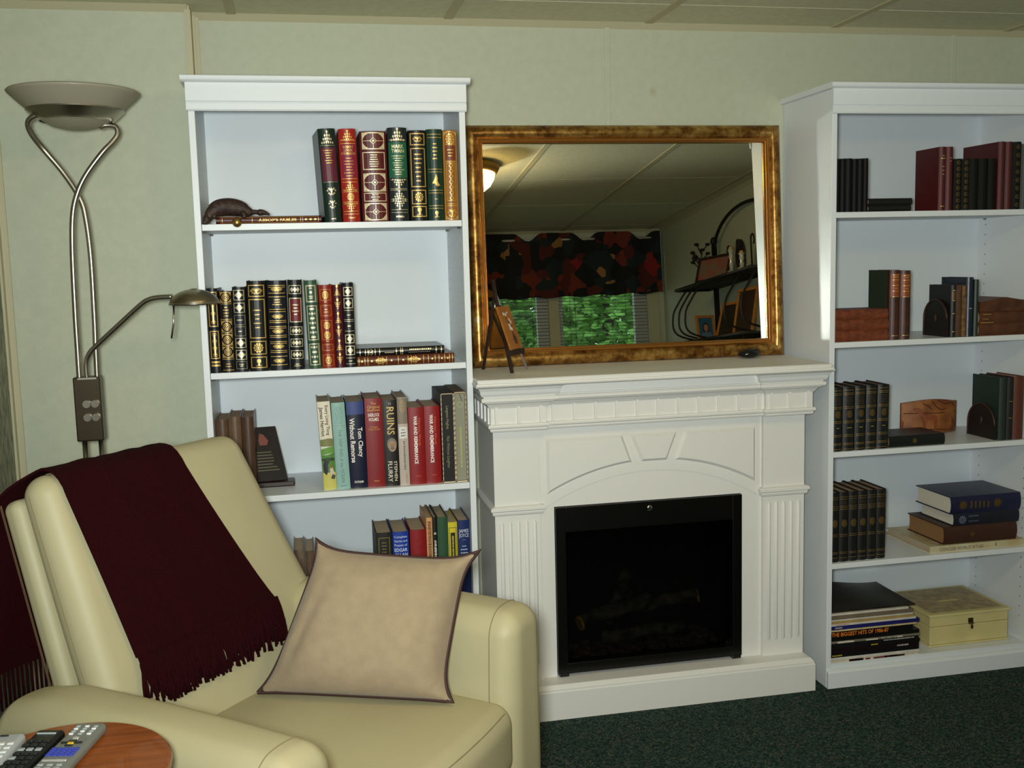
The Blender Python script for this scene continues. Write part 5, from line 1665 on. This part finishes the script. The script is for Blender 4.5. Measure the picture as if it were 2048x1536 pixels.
# ------------------------------------------------------------------ armchair
CO = Vector((.46, -1.32, 0))
CX = Vector((.640, .768, 0))
CYv = Vector((-.768, .640, 0))
CROT = (0, 0, math.atan2(.768, .640))
def cw(x, y, z_):
    return CO + CX * x + CYv * y + Vector((0, 0, z_))
BA = rad(17.5)                         # recline of the back
def back_pt(x, t, o):
    """point on the back: t up the back from its foot, o in front of the rear plane of the cushion (towards the sitter)"""
    y0, z0 = .505, .38
    return (x, y0 + t * math.sin(BA) - o * math.cos(BA) * 1.0, z0 + t * math.cos(BA) - o * math.sin(BA) * -0.0)
def armchair():
    T = thing('armchair', 'cream leather recliner armchair with padded arms and a tall back', 'armchair', tuple(CO), CROT)
    B = lambda g, n, m=CREAM, p=T, **k: g.build(n, m, p, **k)
    # arms
    for s in (-1, 1):
        x0, x1 = (-.432, -.298) if s < 0 else (.268, .404)
        xc, hw = (x0 + x1) / 2, (x1 - x0) / 2
        def fa(q, xc=xc, hw=hw):
            k = max(0, (q.z - .35) / .25)
            bul = .010 * math.sin(math.pi * min(1, max(0, q.z / .6)))
            z_ = q.z + (.012 * (1 - ((q.x - xc) / hw) ** 2) if q.z > .5 else 0)
            if q.z > .45:
                z_ -= .030 * max(0, (q.y - .48) / .16) ** 2      # drops behind
                z_ += .006 * math.sin(max(0, q.y) * 5)
            return Vector((q.x + bul * (q.x - xc) / hw, q.y, z_))
        a = B(G().rbox(x0, x1, -.01, .645, .06, .596, .042, 5, fa, 6), 'arm', smooth=True)
        # welted seam round the front of the arm
        r = .040
        xi, xo = x0 + .006, x1 - .006
        path = [(xi - .004, .035, .08), (xi - .008, .035, .52)] + [(xi + r * (1 - math.cos(t)) - .006, .035 - .0 * t, .556 + r * math.sin(t) + .004) for t in [math.pi / 2 * i / 6 for i in range(7)]] + [(xo - r * (1 - math.sin(t)) + .006, .035, .556 + r * math.cos(t) + .004) for t in [math.pi / 2 * i / 6 for i in range(7)]] + [(xo + .008, .035, .52), (xo + .004, .035, .08)]
        sec = [(x0, .08 + .04 * i) for i in range(12)] + [(x0 + .042 * (1 - math.cos(t)), .554 + .042 * math.sin(t)) for t in [math.pi / 2 * i / 8 for i in range(9)]] + [(x0 + .042 + (x1 - x0 - .084) * i / 4, .596) for i in range(1, 4)] + [(x1 - .042 * (1 - math.sin(t)), .554 + .042 * math.cos(t)) for t in [math.pi / 2 * i / 8 for i in range(9)]] + [(x1, .52 - .04 * i) for i in range(12)]
        sp_ = []
        for sx_, sz_ in sec:
            q = fa(Vector((sx_, .044, sz_)))
            sp_.append((q.x + (q.x - xc) / hw * .0006, q.y, q.z + (.0006 if sz_ > .55 else 0)))
        B(G().tube(sp_, .0012, 5), 'seam', STITCH, a)
    # base and front panel
    B(G().rbox(-.30, .27, .00, .60, .07, .29, .02, 3), 'base', smooth=True)
    # seat cushion
    def fs(q):
        x = (q.x + .013) / .282
        y = (q.y - .24) / .27
        top = max(0, (q.z - .33) / .10)
        cr = max(0, (1 - min(1, x * x)) * (1 - min(1, abs(y)) ** 4))
        z_ = q.z + top * .022 * cr
        yy = q.y - (.030 * (1 - x * x) if q.y < .05 else 0)
        return Vector((q.x, yy, z_))
    B(G().rbox(-.296, .270, -.012, .53, .285, .432, .040, 5, fs, 8), 'seat_cushion', smooth=True)
    se = []
    for i in range(17):
        x = -.255 + .485 * i / 16
        q = fs(Vector((x, 0.0003, .4195)))
        se.append((q.x, q.y - .0006, q.z + .0006))
    B(G().tube(se, .0013, 5), 'seat_seam', STITCH)
    B(G().rbox(-.293, .266, -.020, .02, .085, .283, .012, 3), 'footrest_panel', smooth=True)
    # back: cushion and rear shell, leaning
    H = .602
    def bk(x, t, o):
        return Vector((x, .510 + t * math.sin(BA) + o * math.cos(BA), .375 + t * math.cos(BA) - o * math.sin(BA)))
    def fb(q):
        # q: x, o (depth), t (height)
        t = q.z / H
        w = 1.0 + .545 * max(0, .96 - t) if q.x > 0 else 1.0 + .02 * (1 - t)
        x = q.x * w
        cr = (1 - min(1, abs(q.x) / .28) ** 3) * math.sin(math.pi * min(1, max(0, t * .92 + .08)))
        o = q.y - (.016 * cr if q.y < .041 else 0) - .02 * (1 - t) ** 2
        return bk(x, q.z, o)
    B(G().rbox(-.258, .278, .0, .082, -.02, H, .040, 6, fb, 8), 'back_cushion', smooth=True)
    def fb2(q):
        t = q.z / H
        w = 1.0 + .50 * max(0, .96 - t) if q.x > 0 else 1.0 + .02 * (1 - t)
        return bk(q.x * w, q.z, q.y)
    B(G().rbox(-.262, .272, .078, .128, -.20, H - .030, .020, 4, fb2, 6), 'back_shell', smooth=True)
    # seams on the side of the cushion and the dark welt at the rear edge
    for s in (-1, 1):
        pth = [fb(Vector(((-.2582, .2782)[s > 0], .040, t))) + Vector((s * .0006, 0, 0)) for t in [.02 + .055 * i for i in range(11)]]
        B(G().tube(pth, .0012, 5), 'side_seam', STITCH)
        pth = [fb2(Vector(((-.2575, .2675)[s > 0], .126, t))) + Vector((s * .002, 0, 0)) for t in [-.15 + .06 * i for i in range(13)]]
        B(G().tube(pth, .0022, 5), 'rear_welt', DARKEDGE)
    pth = [fb(Vector((-.21 + .44 * i / 12, .041, H + .0005))) for i in range(13)]
    B(G().tube(pth, .0012, 5), 'top_seam', STITCH)
    for (x, y) in ((-.37, .05), (-.37, .58), (.34, .05), (.34, .58)):
        B(G().lathe([(.0005, 0), (.020, 0), (.026, .07), (.0005, .07)], 16, (x, y, 0)), 'foot', BLACK, smooth=True, angle=40)
    return fb, fb2, H, bk
FB, FB2, BH, BK_ = armchair()

def throw():
    T = thing('throw_blanket', 'burgundy fringed wool throw draped over the back of the cream armchair', 'blanket', tuple(cw(-.1, .70, .6)), CROT)
    inv = Matrix.Translation(Vector((-.1, .70, .6))).inverted()
    # path: front foot of the throw -> over the top -> down the rear
    path = []
    for t in [.215 + .02 * i for i in range(18)]:
        path.append(('f', t))
    N = len(path)
    def pt(v, u):
        """v 0..1 along, u 0..1 across"""
        L1, L2, L3 = .375, .170, .300
        s = v * (L1 + L2 + L3)
        w_near = -.182 + (-.222 + .182) * min(1, s / L1)
        w_far = .150 + (.070 - .150) * min(1, s / L1) ** .9
        if s > L1 + L2 * .5:
            k = min(1, (s - L1 - L2 * .5) / .15)
            w_near += -.15 * k
            w_far += -.05 * k
        x = w_near + (w_far - w_near) * u
        ripple = .0035 * math.sin(u * 9 + v * 4) + .002 * math.sin(u * 23 + v * 7)
        e = .007 + abs(ripple) * .6
        xc = max(-.235, min(.26, x))
        if s <= L1:
            t = .222 + (BH - .040 - .222) * s / L1
            p = FB(Vector((xc, 0.0, t)))
            n = Vector((0, -math.cos(BA), math.sin(BA)))
            p = p + n * e
        elif s <= L1 + L2:
            # over the cushion's rounded front edge, across, over the shell's rear edge
            q = (s - L1) / L2
            ang = q * math.pi
            pts = [FB(Vector((xc, 0.0, BH - .040))), FB(Vector((xc, .011, BH - .012))), FB(Vector((xc, .036, BH))), FB(Vector((xc, .060, BH - .002))), FB2(Vector((xc, .092, BH - .014))), FB2(Vector((xc, .118, BH - .036))), FB2(Vector((xc, .128, BH - .060)))]
            nn = [Vector((0, -1, .3)), Vector((0, -.7, .8)), Vector((0, -.2, 1)), Vector((0, .05, 1)), Vector((0, .35, .95)), Vector((0, .8, .6)), Vector((0, 1, .1))]
            f = q * (len(pts) - 1)
            i = min(int(f), len(pts) - 2)
            k = f - i
            p = pts[i].lerp(pts[i + 1], k) + nn[i].lerp(nn[i + 1], k).normalized() * (e + .002)
        else:
            q = (s - L1 - L2)
            top = FB2(Vector((xc, .128, BH - .060)))
            p = top + Vector((0, .010 + e + .015 * q, -q))
        p = Vector(p)
        p.x += x - xc
        if abs(x) > .27 and s > L1 + L2 * .6:
            p.z -= .02 * (abs(x) - .27) / .06
        return p
    nu, nv = 28, 60
    g = G()
    vs, fs = [], []
    top, bot = [], []
    P = [[pt(j / nv, i / nu) for i in range(nu + 1)] for j in range(nv + 1)]
    off = []
    for j in range(nv + 1):
        row = []
        for i in range(nu + 1):
            a = P[min(j + 1, nv)][i] - P[max(j - 1, 0)][i]
            b = P[j][min(i + 1, nu)] - P[j][max(i - 1, 0)]
            n = b.cross(a).normalized()
            row.append(n)
        off.append(row)
    m = (nu + 1) * (nv + 1)
    c = Vector((0, .65, .6))
    sign = 1 if off[0][nu // 2].dot(Vector((0, -1, .3))) > 0 else -1
    for lay in (0, 1):
        for j in range(nv + 1):
            for i in range(nu + 1):
                vs.append(tuple(inv @ (P[j][i] + off[j][i] * sign * (.0055 * lay))))
    for j in range(nv):
        for i in range(nu):
            a = j * (nu + 1) + i
            q = (a, a + 1, a + nu + 2, a + nu + 1)
            fs.append(tuple(reversed(q)))
            fs.append(tuple(m + k for k in q))
    for i in range(nu):
        fs += [(i, i + 1, m + i + 1, m + i), (nv * (nu + 1) + i + 1, nv * (nu + 1) + i, m + nv * (nu + 1) + i, m + nv * (nu + 1) + i + 1)]
    for j in range(nv):
        a = j * (nu + 1)
        fs += [(a + nu + 1, a, m + a, m + a + nu + 1), (a + nu, a + 2 * nu + 1, m + a + 2 * nu + 1, m + a + nu)]
    g.add(vs, fs)
    g.build('cloth', THROW, T, smooth=True, angle=60)
    fr = G()
    rd = random.Random(12)
    for k in range(340):
        u = rd.uniform(0, 1)
        p = pt(0, u) + Vector((0, -.004, .004))
        d = Vector((-.05 + rd.uniform(-.12, .14), -.0, 0))
        L = rd.uniform(.068, .104)
        dn = Vector((0, -math.sin(BA) * 1.0, -math.cos(BA)))
        q = []
        jit = rd.uniform(-.004, .003)
        for i in range(5):
            t = i / 4
            w = p + dn * (L * t) + Vector((d.x * L * t + .004 * math.sin(t * 5 + k), -.003 - .012 * t * (1 - t) + jit * t + .0, .0))
            q.append(tuple(inv @ w))
        fr.tube(q, .0027, 5)
    for i in range(40):
        u = i / 39
        p = pt(1, u)
        fr.tube([tuple(inv @ (p + Vector((0, 0, -.07 * t)))) for t in (0, .5, 1)], .0027, 5)
    fr.build('fringe', THROW, T, smooth=True, kind='stuff')
throw()

def cushion():
    bl, br, tr, tl = Vector((.130, -.985, .452)), Vector((.512, -1.135, .452)), Vector((.594, -1.035, .728)), Vector((.262, -.935, .752))
    c = (bl + br + tr + tl) / 4
    T = thing('throw_pillow', 'square beige fleece pillow with dark brown piping leaning in the armchair', 'pillow', (c.x, c.y, .45))
    n0 = (br - bl).cross(tl - bl).normalized()
    if n0.y > 0: n0 = -n0
    N = 32
    def base(u, v):
        p = bl * (1 - u) * (1 - v) + br * u * (1 - v) + tr * u * v + tl * (1 - u) * v
        # edges pulled in between the corners
        pu = .045 * (1 - (2 * u - 1) ** 2)
        pv = .035 * (1 - (2 * v - 1) ** 2)
        p += (c - p) * 0
        p += (tl - bl).normalized() * ((.004 if v < .5 else -.026) * (1 - abs(2 * u - 1) ** 5) * abs(2 * v - 1) ** 2)
        p += (br - bl).normalized() * (((.020 if u < .5 else .030) * (.5 - u) * 2) * (1 - abs(2 * v - 1) ** 5) * abs(2 * u - 1))
        return p
    def puff(u, v):
        a = max(0, 1 - abs(2 * u - 1) ** 2.6) * max(0, 1 - abs(2 * v - 1) ** 2.6)
        # sags to the bottom, dents near the corners
        return (a ** .55) * (.070 + .030 * (1 - v)) * (1 + .05 * math.sin(u * 7 + v * 3)) 
    g = G()
    vs, fs = [], []
    for side in (1, -1):
        for j in range(N + 1):
            for i in range(N + 1):
                u, v = i / N, j / N
                f = puff(u, v) * (1.0 if side > 0 else .75)
                q = base(u, v) + n0 * (f * side)
                # soft folds running from the left edge and the lower corners
                if side > 0:
                    q += n0 * (-.010 * math.exp(-((u - .10 - .10 * v) / .035) ** 2) * max(0, 1 - abs(2 * v - .8)) - .007 * math.exp(-((u - .86) / .04) ** 2) * max(0, .6 - abs(v - .4)))
                q.z = max(q.z, .447)
                vs.append(tuple(q))
    m = (N + 1) ** 2
    for j in range(N):
        for i in range(N):
            a = j * (N + 1) + i
            q = (a, a + 1, a + N + 2, a + N + 1)
            fs.append(q)
            fs.append(tuple(m + k for k in reversed(q)))
    g.add(vs, fs)
    cv = g.build('cover', PILLOW, T, smooth=True, world=True)
    edge = [base(i / 24, 0) for i in range(25)] + [base(1, i / 24) for i in range(1, 25)] + [base(1 - i / 24, 1) for i in range(1, 25)] + [base(0, 1 - i / 24) for i in range(1, 25)]
    for p in edge: p.z = max(p.z, .450)
    G().tube(edge, .0042, 7, caps=False).build('piping', PIPING, T, world=True, smooth=True)
cushion()

# ------------------------------------------------------------------ side table and remotes
TZ = .645
def side_table():
    X, Y, R = -.103, -1.645, .149
    T = thing('side_table', 'small round cherry wood side table in the lower left corner', 'table', (X, Y, 0))
    G().lathe([(.0005, TZ - .020), (R - .006, TZ - .020), (R - .001, TZ - .015), (R, TZ - .010), (R - .001, TZ - .004), (R - .005, TZ), (.0005, TZ)], 64).build('table_top', TABLEW, T, smooth=True, angle=35)
    G().lathe([(.0005, .02), (.02, .022), (.022, .10), (.016, .30), (.018, .55), (.05, TZ - .022), (.0005, TZ - .022)], 24).build('pedestal', TABLEW, T, smooth=True, angle=50)
    G().lathe([(.0005, 0), (.115, 0), (.118, .006), (.112, .014), (.03, .024), (.0005, .024)], 40).build('base', TABLEW, T, smooth=True, angle=40)
side_table()
def remote(name, label, c, rot, w, L, body, buttons, group):
    T = thing('remote_control', label, 'remote', (c[0], c[1], TZ + .0004), (0, 0, rot), group)
    def f(q):
        k = 1 - .10 * (q.y / L + .5) 
        return Vector((q.x * k, q.y, q.z))
    G().rbox(-w / 2, w / 2, -L / 2, L / 2, 0, .017, .0075, 4, f, 4).build('body', body, T, smooth=True)
    for (bx, by, bw, bl, m, rnd) in buttons:
        g = G().rbox(bx * w - bw / 2, bx * w + bw / 2, by * L - bl / 2, by * L + bl / 2, .0165, .0190, .0011 if not rnd else min(bw, bl) * .38, 2)
        g.build('button', m, T, smooth=True)
dr = math.atan2(-(-1.545 + 1.670), -(-.090 + .128))
ang = math.atan2(.127, .030) - math.pi / 2
gr = 'remote controls on the side table'
W_ = M('button_white', (214, 216, 214), .4)
K_ = M('button_dark', (34, 38, 40), .35)
G_ = M('button_grey', (150, 160, 160), .35)
BL = M('button_blue', (52, 66, 168), .4)
YL = M('button_yellow', (206, 176, 40), .4)
SV = M('button_silver', (220, 220, 214), .2, metal=.6)
remote('r', 'white remote control with white buttons at the left edge of the side table', (-.196, -1.632), ang + .10, .048, .17, M('remote_white', (168, 174, 176), .4), [(-.25 + .27 * (k % 3), .28 - .075 * (k // 3), .009, .006, W_, False) for k in range(18)] + [(-.1, .43, .012, .003, K_, False)], gr)
remote('r', 'black remote control lying between the white and grey remotes', (-.150, -1.636), ang, .045, .18, M('remote_black', (16, 17, 18), .35), [(-.27 + .27 * (k % 3), .27 - .070 * (k // 3), .009, .007, (K_, G_)[k in (6, 7, 8, 12)], False) for k in range(21)] + [(0, .40, .028, .003, G_, False)], gr)
bt = [(-.26 + .26 * (k % 3), .41 - .042 * (k // 3), .0065, .0045, W_ if k % 2 else G_, True) for k in range(12)]
bt += [(0.0, .215, .008, .006, SV, True), (-.18, .14, .012, .005, K_, True), (.18, .14, .012, .005, K_, True), (0, .165, .012, .004, K_, True), (0, .095, .012, .004, K_, True), (0, .13, .009, .006, YL, False)]
bt += [(-.32 + .16 * (k % 5), .045 - .033 * (k // 5), .0070, .0050, BL, True) for k in range(20)]
bt += [(0, -.135, .034, .004, SV, False)] + [(-.26 + .26 * (k % 3), -.20 - .05 * (k // 3), .008, .005, G_, True) for k in range(9)]
remote('r', 'grey remote control with blue and yellow buttons, nearest the middle of the side table', (-.098, -1.632), ang, .050, .19, M('remote_grey', (112, 116, 110), .35), bt, gr)
# ------------------------------------------------------------------ across the room, seen in the mirror
def ceiling_lamp():
    c = (1.0, -1.90, 0)
    T = thing('ceiling_light', 'lit flush dome ceiling light with a brass rim, reflected in the mirror', 'light', (1.0, -1.90, ZC))
    br = M('antique_brass_rim', (176, 138, 66), .5, metal=.6)
    G().lathe([(.0005, -.001), (.165, -.001), (.172, -.010), (.172, -.018), (.160, -.040), (.150, -.046), (.146, -.044), (.0005, -.040)], 48).build('rim', br, T, smooth=True, angle=40)
    G().lathe([(.148, -.044), (.143, -.070), (.125, -.100), (.095, -.124), (.05, -.139), (.0005, -.143)], 40).build('dome', LIT, T, smooth=True)
ceiling_lamp()

def valance():
    x0, x1, yv = 1.22, 2.615, YF + .055
    T = thing('curtain_valance', 'dark patterned fabric valance above the window, reflected in the mirror', 'curtain', ((x0 + x1) / 2, yv, 1.55))
    nx, nz = 90, 14
    g = G()
    vs, fs = [], []
    for lay in (0, 1):
        for j in range(nz + 1):
            for i in range(nx + 1):
                u, v = i / nx, j / nz
                top = 2.000 - .055 * max(0, math.sin(u * math.pi * 7.0 + .6)) ** 2
                bot = 1.552 + .018 * u + .006 * math.sin(u * 40)
                x = x0 + (x1 - x0) * u
                y = yv + .012 * math.sin(u * 46) * (.5 + .5 * (1 - v)) + .006 * math.sin(u * 17 + 1) + .003 * lay
                vs.append((x, y, bot + (top - bot) * v))
    m = (nx + 1) * (nz + 1)
    for j in range(nz):
        for i in range(nx):
            a = j * (nx + 1) + i
            q = (a, a + 1, a + nx + 2, a + nx + 1)
            fs.append(q)
            fs.append(tuple(m + k for k in reversed(q)))
    g.add(vs, fs)
    g.build('fabric', VALANCE, T, smooth=True, world=True, fixn=False)
    G().tube([(x0 - .02, YF + .045, 1.955), (x1 + .01, YF + .045, 1.955)], .008, 8).build('curtain_rod', M('rod_white', (190, 186, 170), .5), T, world=True, smooth=True)
valance()

def etagere():
    xb, xf = 2.600, 2.372
    ya, yb = -2.835, -1.905
    T = thing('etagere', 'black wrought iron shelf rack with arched scrolled top, reflected in the mirror', 'shelf rack', (2.49, (ya + yb) / 2, 0))
    B = lambda g, n, m=IRON, p=T, **k: g.build(n, m, p, world=True, **k)
    for y in (ya, yb):
        B(G().tube([(xb, y, 0), (xb, y, 1.745)], .016, 10).ball((xb, y, 1.765), .022, 10, 8, (1, 1, 1.2)), 'post', smooth=True)
    yc, hw = (ya + yb) / 2, (yb - ya) / 2
    arch = [(xb, yc - hw * math.cos(math.pi * i / 24), 1.70 + .205 * math.sin(math.pi * i / 24)) for i in range(25)]
    B(G().tube(arch, .010, 8), 'arch', smooth=True)
    for s in (-1, 1):
        for k, (dy, h) in enumerate(((.36, .10), (.22, .155), (.08, .175))):
            y = yc + s * dy
            sc_ = [(xb, y, 1.55)] + [(xb, y, 1.55 + h * .8)] + [(xb, y + s * (.022 - .022 * math.cos(t)), 1.55 + h * .8 + .03 * math.sin(t)) for t in [math.pi * i / 6 * 1.3 for i in range(1, 7)]]
            B(G().tube(bez(sc_, 3), .0045, 6), 'scroll', smooth=True)
    for zs, dep in ((1.488, .215), (1.165, .26), (.80, .30), (.42, .32)):
        f = G()
        x_ = xb - dep
        f.tube([(xb, ya - .10, zs), (x_, ya - .10, zs), (x_, yb + .10, zs), (xb, yb + .10, zs), (xb, ya - .10, zs)], .010, 8)
        so = B(f, 'shelf_frame', smooth=True)
        r_ = G()
        for k in range(1, 9):
            x = x_ + dep * k / 9
            r_.tube([(x, ya - .10, zs + .004), (x, yb + .10, zs + .004)], .0035, 6)
        B(r_, 'shelf_wires', IRON, so, kind='stuff', smooth=True)
    for y in (ya - .06, ya + .05, ya + .16, yb - .16, yb + .06):
        p = [(xb - .02, y, 1.165), (xb - .23, y, 1.22), (xb - .255, y, 1.33), (xb - .21, y, 1.42), (xb - .16, y, 1.488)]
        B(G().tube(bez(p, 6), .0055, 6), 'bow_bracket', smooth=True)
        B(G().tube([(xb - .25, y, 1.165), (xb - .29, y, .80), (xb - .31, y, .42), (xb - .31, y, 0)], .0055, 6), 'front_leg', smooth=True)
etagere()

def photo_frame(label, c, w, h, rz, lean, fm, pic, person=False):
    T = thing('photo_frame', label, 'picture frame', c, (rad(lean), 0, rad(rz)), 'photo frames on the iron rack')
    b = .016
    for g in (G().bbox(-w / 2, w / 2, 0, .014, 0, b, .002), G().bbox(-w / 2, w / 2, 0, .014, h - b, h, .002), G().bbox(-w / 2, -w / 2 + b, 0, .014, b, h - b, .002), G().bbox(w / 2 - b, w / 2, 0, .014, b, h - b, .002)):
        g.build('frame_rail', fm, T)
    p = G().box(-w / 2 + b, w / 2 - b, .006, .010, b, h - b).build('picture', pic, T)
    if person:
        def disc(g, x, z_, rx, rz_, o): g.add([(x + rx * math.cos(a * .5236), .0058 - o, z_ + rz_ * math.sin(a * .5236)) for a in range(12)], [tuple(range(12))])
        q = G(); disc(q, 0, h * .48, .024, .036, 0); q.build('printed_hair', M('hair_brown', (58, 34, 26), .7), p, fixn=False)
        q = G(); disc(q, 0, h * .50, .015, .022, .0003); q.build('printed_face', M('print_skin', (176, 124, 100), .6), p, fixn=False)
        q = G(); disc(q, 0, h * .20, .040, .022, .0001); q.build('printed_shirt', M('print_blue', (96, 116, 146), .6), p, fixn=False)
OAK = M('oak_frame', (176, 112, 46), .5)
DKF = M('dark_frame', (38, 24, 20), .4)
# lower shelf
photo_frame('oak framed portrait of a person in a blue shirt on the lower rack shelf', (2.505, -2.76, 1.177), .125, .150, 168, -8, OAK, M('blue_backdrop', (44, 92, 120), .4), True)
photo_frame('oak framed picture leaning beside the rack post on the lower rack shelf', (2.470, -2.42, 1.177), .20, .20, -98, -16, OAK, M('dark_print_a', (40, 32, 26), .4))
photo_frame('larger oak framed picture on the lower rack shelf, furthest from the portrait', (2.470, -2.17, 1.177), .20, .25, -98, -12, OAK, M('dark_print_b', (52, 34, 26), .4))
# upper shelf
photo_frame('dark framed group photograph leaning on the upper rack shelf', (2.455, -2.545, 1.500), .25, .155, -115, -18, DKF, M('grey_print', (112, 104, 90), .4, col2=(150, 70, 60), vscale=18))
T = thing('oval_plate', 'dark oval plate standing upright on the upper rack shelf', 'plate', (2.52, -2.25, 1.500), (0, 0, 0))
G().ball((0, 0, .095), .095, 24, 12, (.12, .75, 1.0)).build('plate', M('dark_plate', (26, 24, 24), .3), T, smooth=True)
G().bar((.02, -.04, .004), (.02, .04, .004), .05, .008, (1, 0, 0)).build('plate_stand', IRON, T)
gl = M('clear_crystal', (200, 196, 184), .08, spec=1.0, metal=.4)
for k, (y, lab) in enumerate(((-2.16, 'tall crystal candlestick left of the oval plate on the upper rack shelf'), (-2.02, 'short crystal candlestick right of the oval plate on the upper rack shelf'))):
    T = thing('candlestick', lab, 'candlestick', (2.43, y, 1.499), group='crystal candlesticks')
    h = (.125, .085)[k]
    G().lathe([(.0005, 0), (.026, .001), (.026, .008), (.010, .016), (.013, h * .4), (.008, h * .5), (.014, h * .7), (.010, h * .85), (.018, h), (.0005, h)], 14).build('stem', gl, T, smooth=True)
    G().lathe([(.0005, h), (.010, h), (.010, h + .012), (.0005, h + .014)], 12).build('candle', M('amber_candle', (206, 150, 84), .5), T, smooth=True)
T = thing('leaf_candle_holder', 'small dark metal leaf ornament standing at the left end of the upper rack shelf', 'ornament', (2.50, -2.79, 1.500))
G().tube([(0, 0, 0), (0, 0, .14)], .012, 8).build('stem', IRON, T, smooth=True)
rd = random.Random(2)
g = G()
for k in range(16):
    a, zz_ = rd.uniform(0, 6.28), rd.uniform(.12, .25)
    p = Vector((.05 * math.cos(a), .05 * math.sin(a), zz_))
    g.ball(p, .016, 6, 4, (1, 1, .6))
    g.tube([(0, 0, zz_ - .05), tuple(p)], .003, 4)
g.build('leaves', IRON, T, smooth=True)

# ------------------------------------------------------------------ greenery outside the window
LEAF = [M('leaf_%d' % k, c, .6, var=.25, vscale=9) for k, c in enumerate(((74, 122, 44), (96, 150, 58), (52, 98, 44)))]
BARK = M('bark', (58, 46, 34), .9)
struct('ground_outside', G().box(-6, 9, -16, YF - .12, -.7, -.62), M('lawn', (70, 104, 48), .95, var=.2, vscale=12))
def tree(label, x, y, r, h, n, m, seed, name='leafy_tree'):
    T = thing(name, label, 'tree', (x, y, -.62), group='greenery outside the window')
    rd = random.Random(seed)
    G().tube(bez([(0, 0, 0), (.05, .02, h * .3), (-.03, 0, h * .6), (.02, 0, h * .85)], 4), [.09, .088, .086, .082, .078, .074, .07, .064, .058, .05, .04, .03, .02], 8).build('trunk', BARK, T, smooth=True)
    g = G()
    for k in range(n):
        while True:
            a = Vector((rd.uniform(-1, 1), rd.uniform(-1, 1), rd.uniform(-1, 1)))
            if .25 < a.length < 1: break
        p = Vector((a.x * r, a.y * r, h * .55 + a.z * h * .48))
        s = rd.uniform(.035, .075)
        u = Vector((rd.uniform(-1, 1), rd.uniform(-1, 1), rd.uniform(-.6, .4))).normalized()
        w = u.cross(Vector((rd.uniform(-1, 1), rd.uniform(-1, 1), rd.uniform(-1, 1)))).normalized()
        g.add([p - u * s, p + w * s * .45, p + u * s, p - w * s * .45], [(0, 1, 2, 3)])
    g.build('foliage', m, T, kind='stuff', fixn=False)
tree('broad bright green tree seen through the right window pane in the mirror', 2.9, -6.3, 1.15, 3.4, 9000, LEAF[1], 1)
tree('dark green tree seen through the left window pane in the mirror', .7, -6.6, 1.1, 3.6, 8000, LEAF[2], 2)
tree('mid green tree standing behind the bright one outside the window', 4.6, -8.4, 1.6, 4.6, 9000, LEAF[0], 3)
tree('mid green tree far behind between the two nearer trees', 1.9, -8.9, 1.5, 4.8, 12000, LEAF[0], 4)
tree('tall dark tree far to the left outside the window', -1.3, -8.9, 1.5, 4.8, 7000, LEAF[2], 6)
tree('tall bright tree far to the right outside the window', 7.8, -9.0, 1.5, 4.8, 7000, LEAF[1], 7)
hd = thing('clipped_hedge', 'long tall green hedge closing the garden behind the trees', 'hedge', (3, -12.2, -.62))
rd = random.Random(9)
g = G()
for k in range(16000):
    p = Vector((rd.uniform(-6, 9), rd.uniform(-.5, .5), rd.uniform(0, 6.2)))
    s_ = rd.uniform(.07, .14)
    u = Vector((rd.uniform(-1, 1), rd.uniform(-1, 1), rd.uniform(-1, 1))).normalized()
    w = u.orthogonal().normalized()
    g.add([p - u * s_, p + w * s_ * .6, p + u * s_, p - w * s_ * .6], [(0, 1, 2, 3)])
g.build('foliage', LEAF[0], hd, kind='stuff', fixn=False)
g = G()
for k in range(16): g.tube([(-6 + k, 0, 0), (-6 + k, .05, 5.6)], .06, 6)
g.build('stems', BARK, hd, kind='stuff')
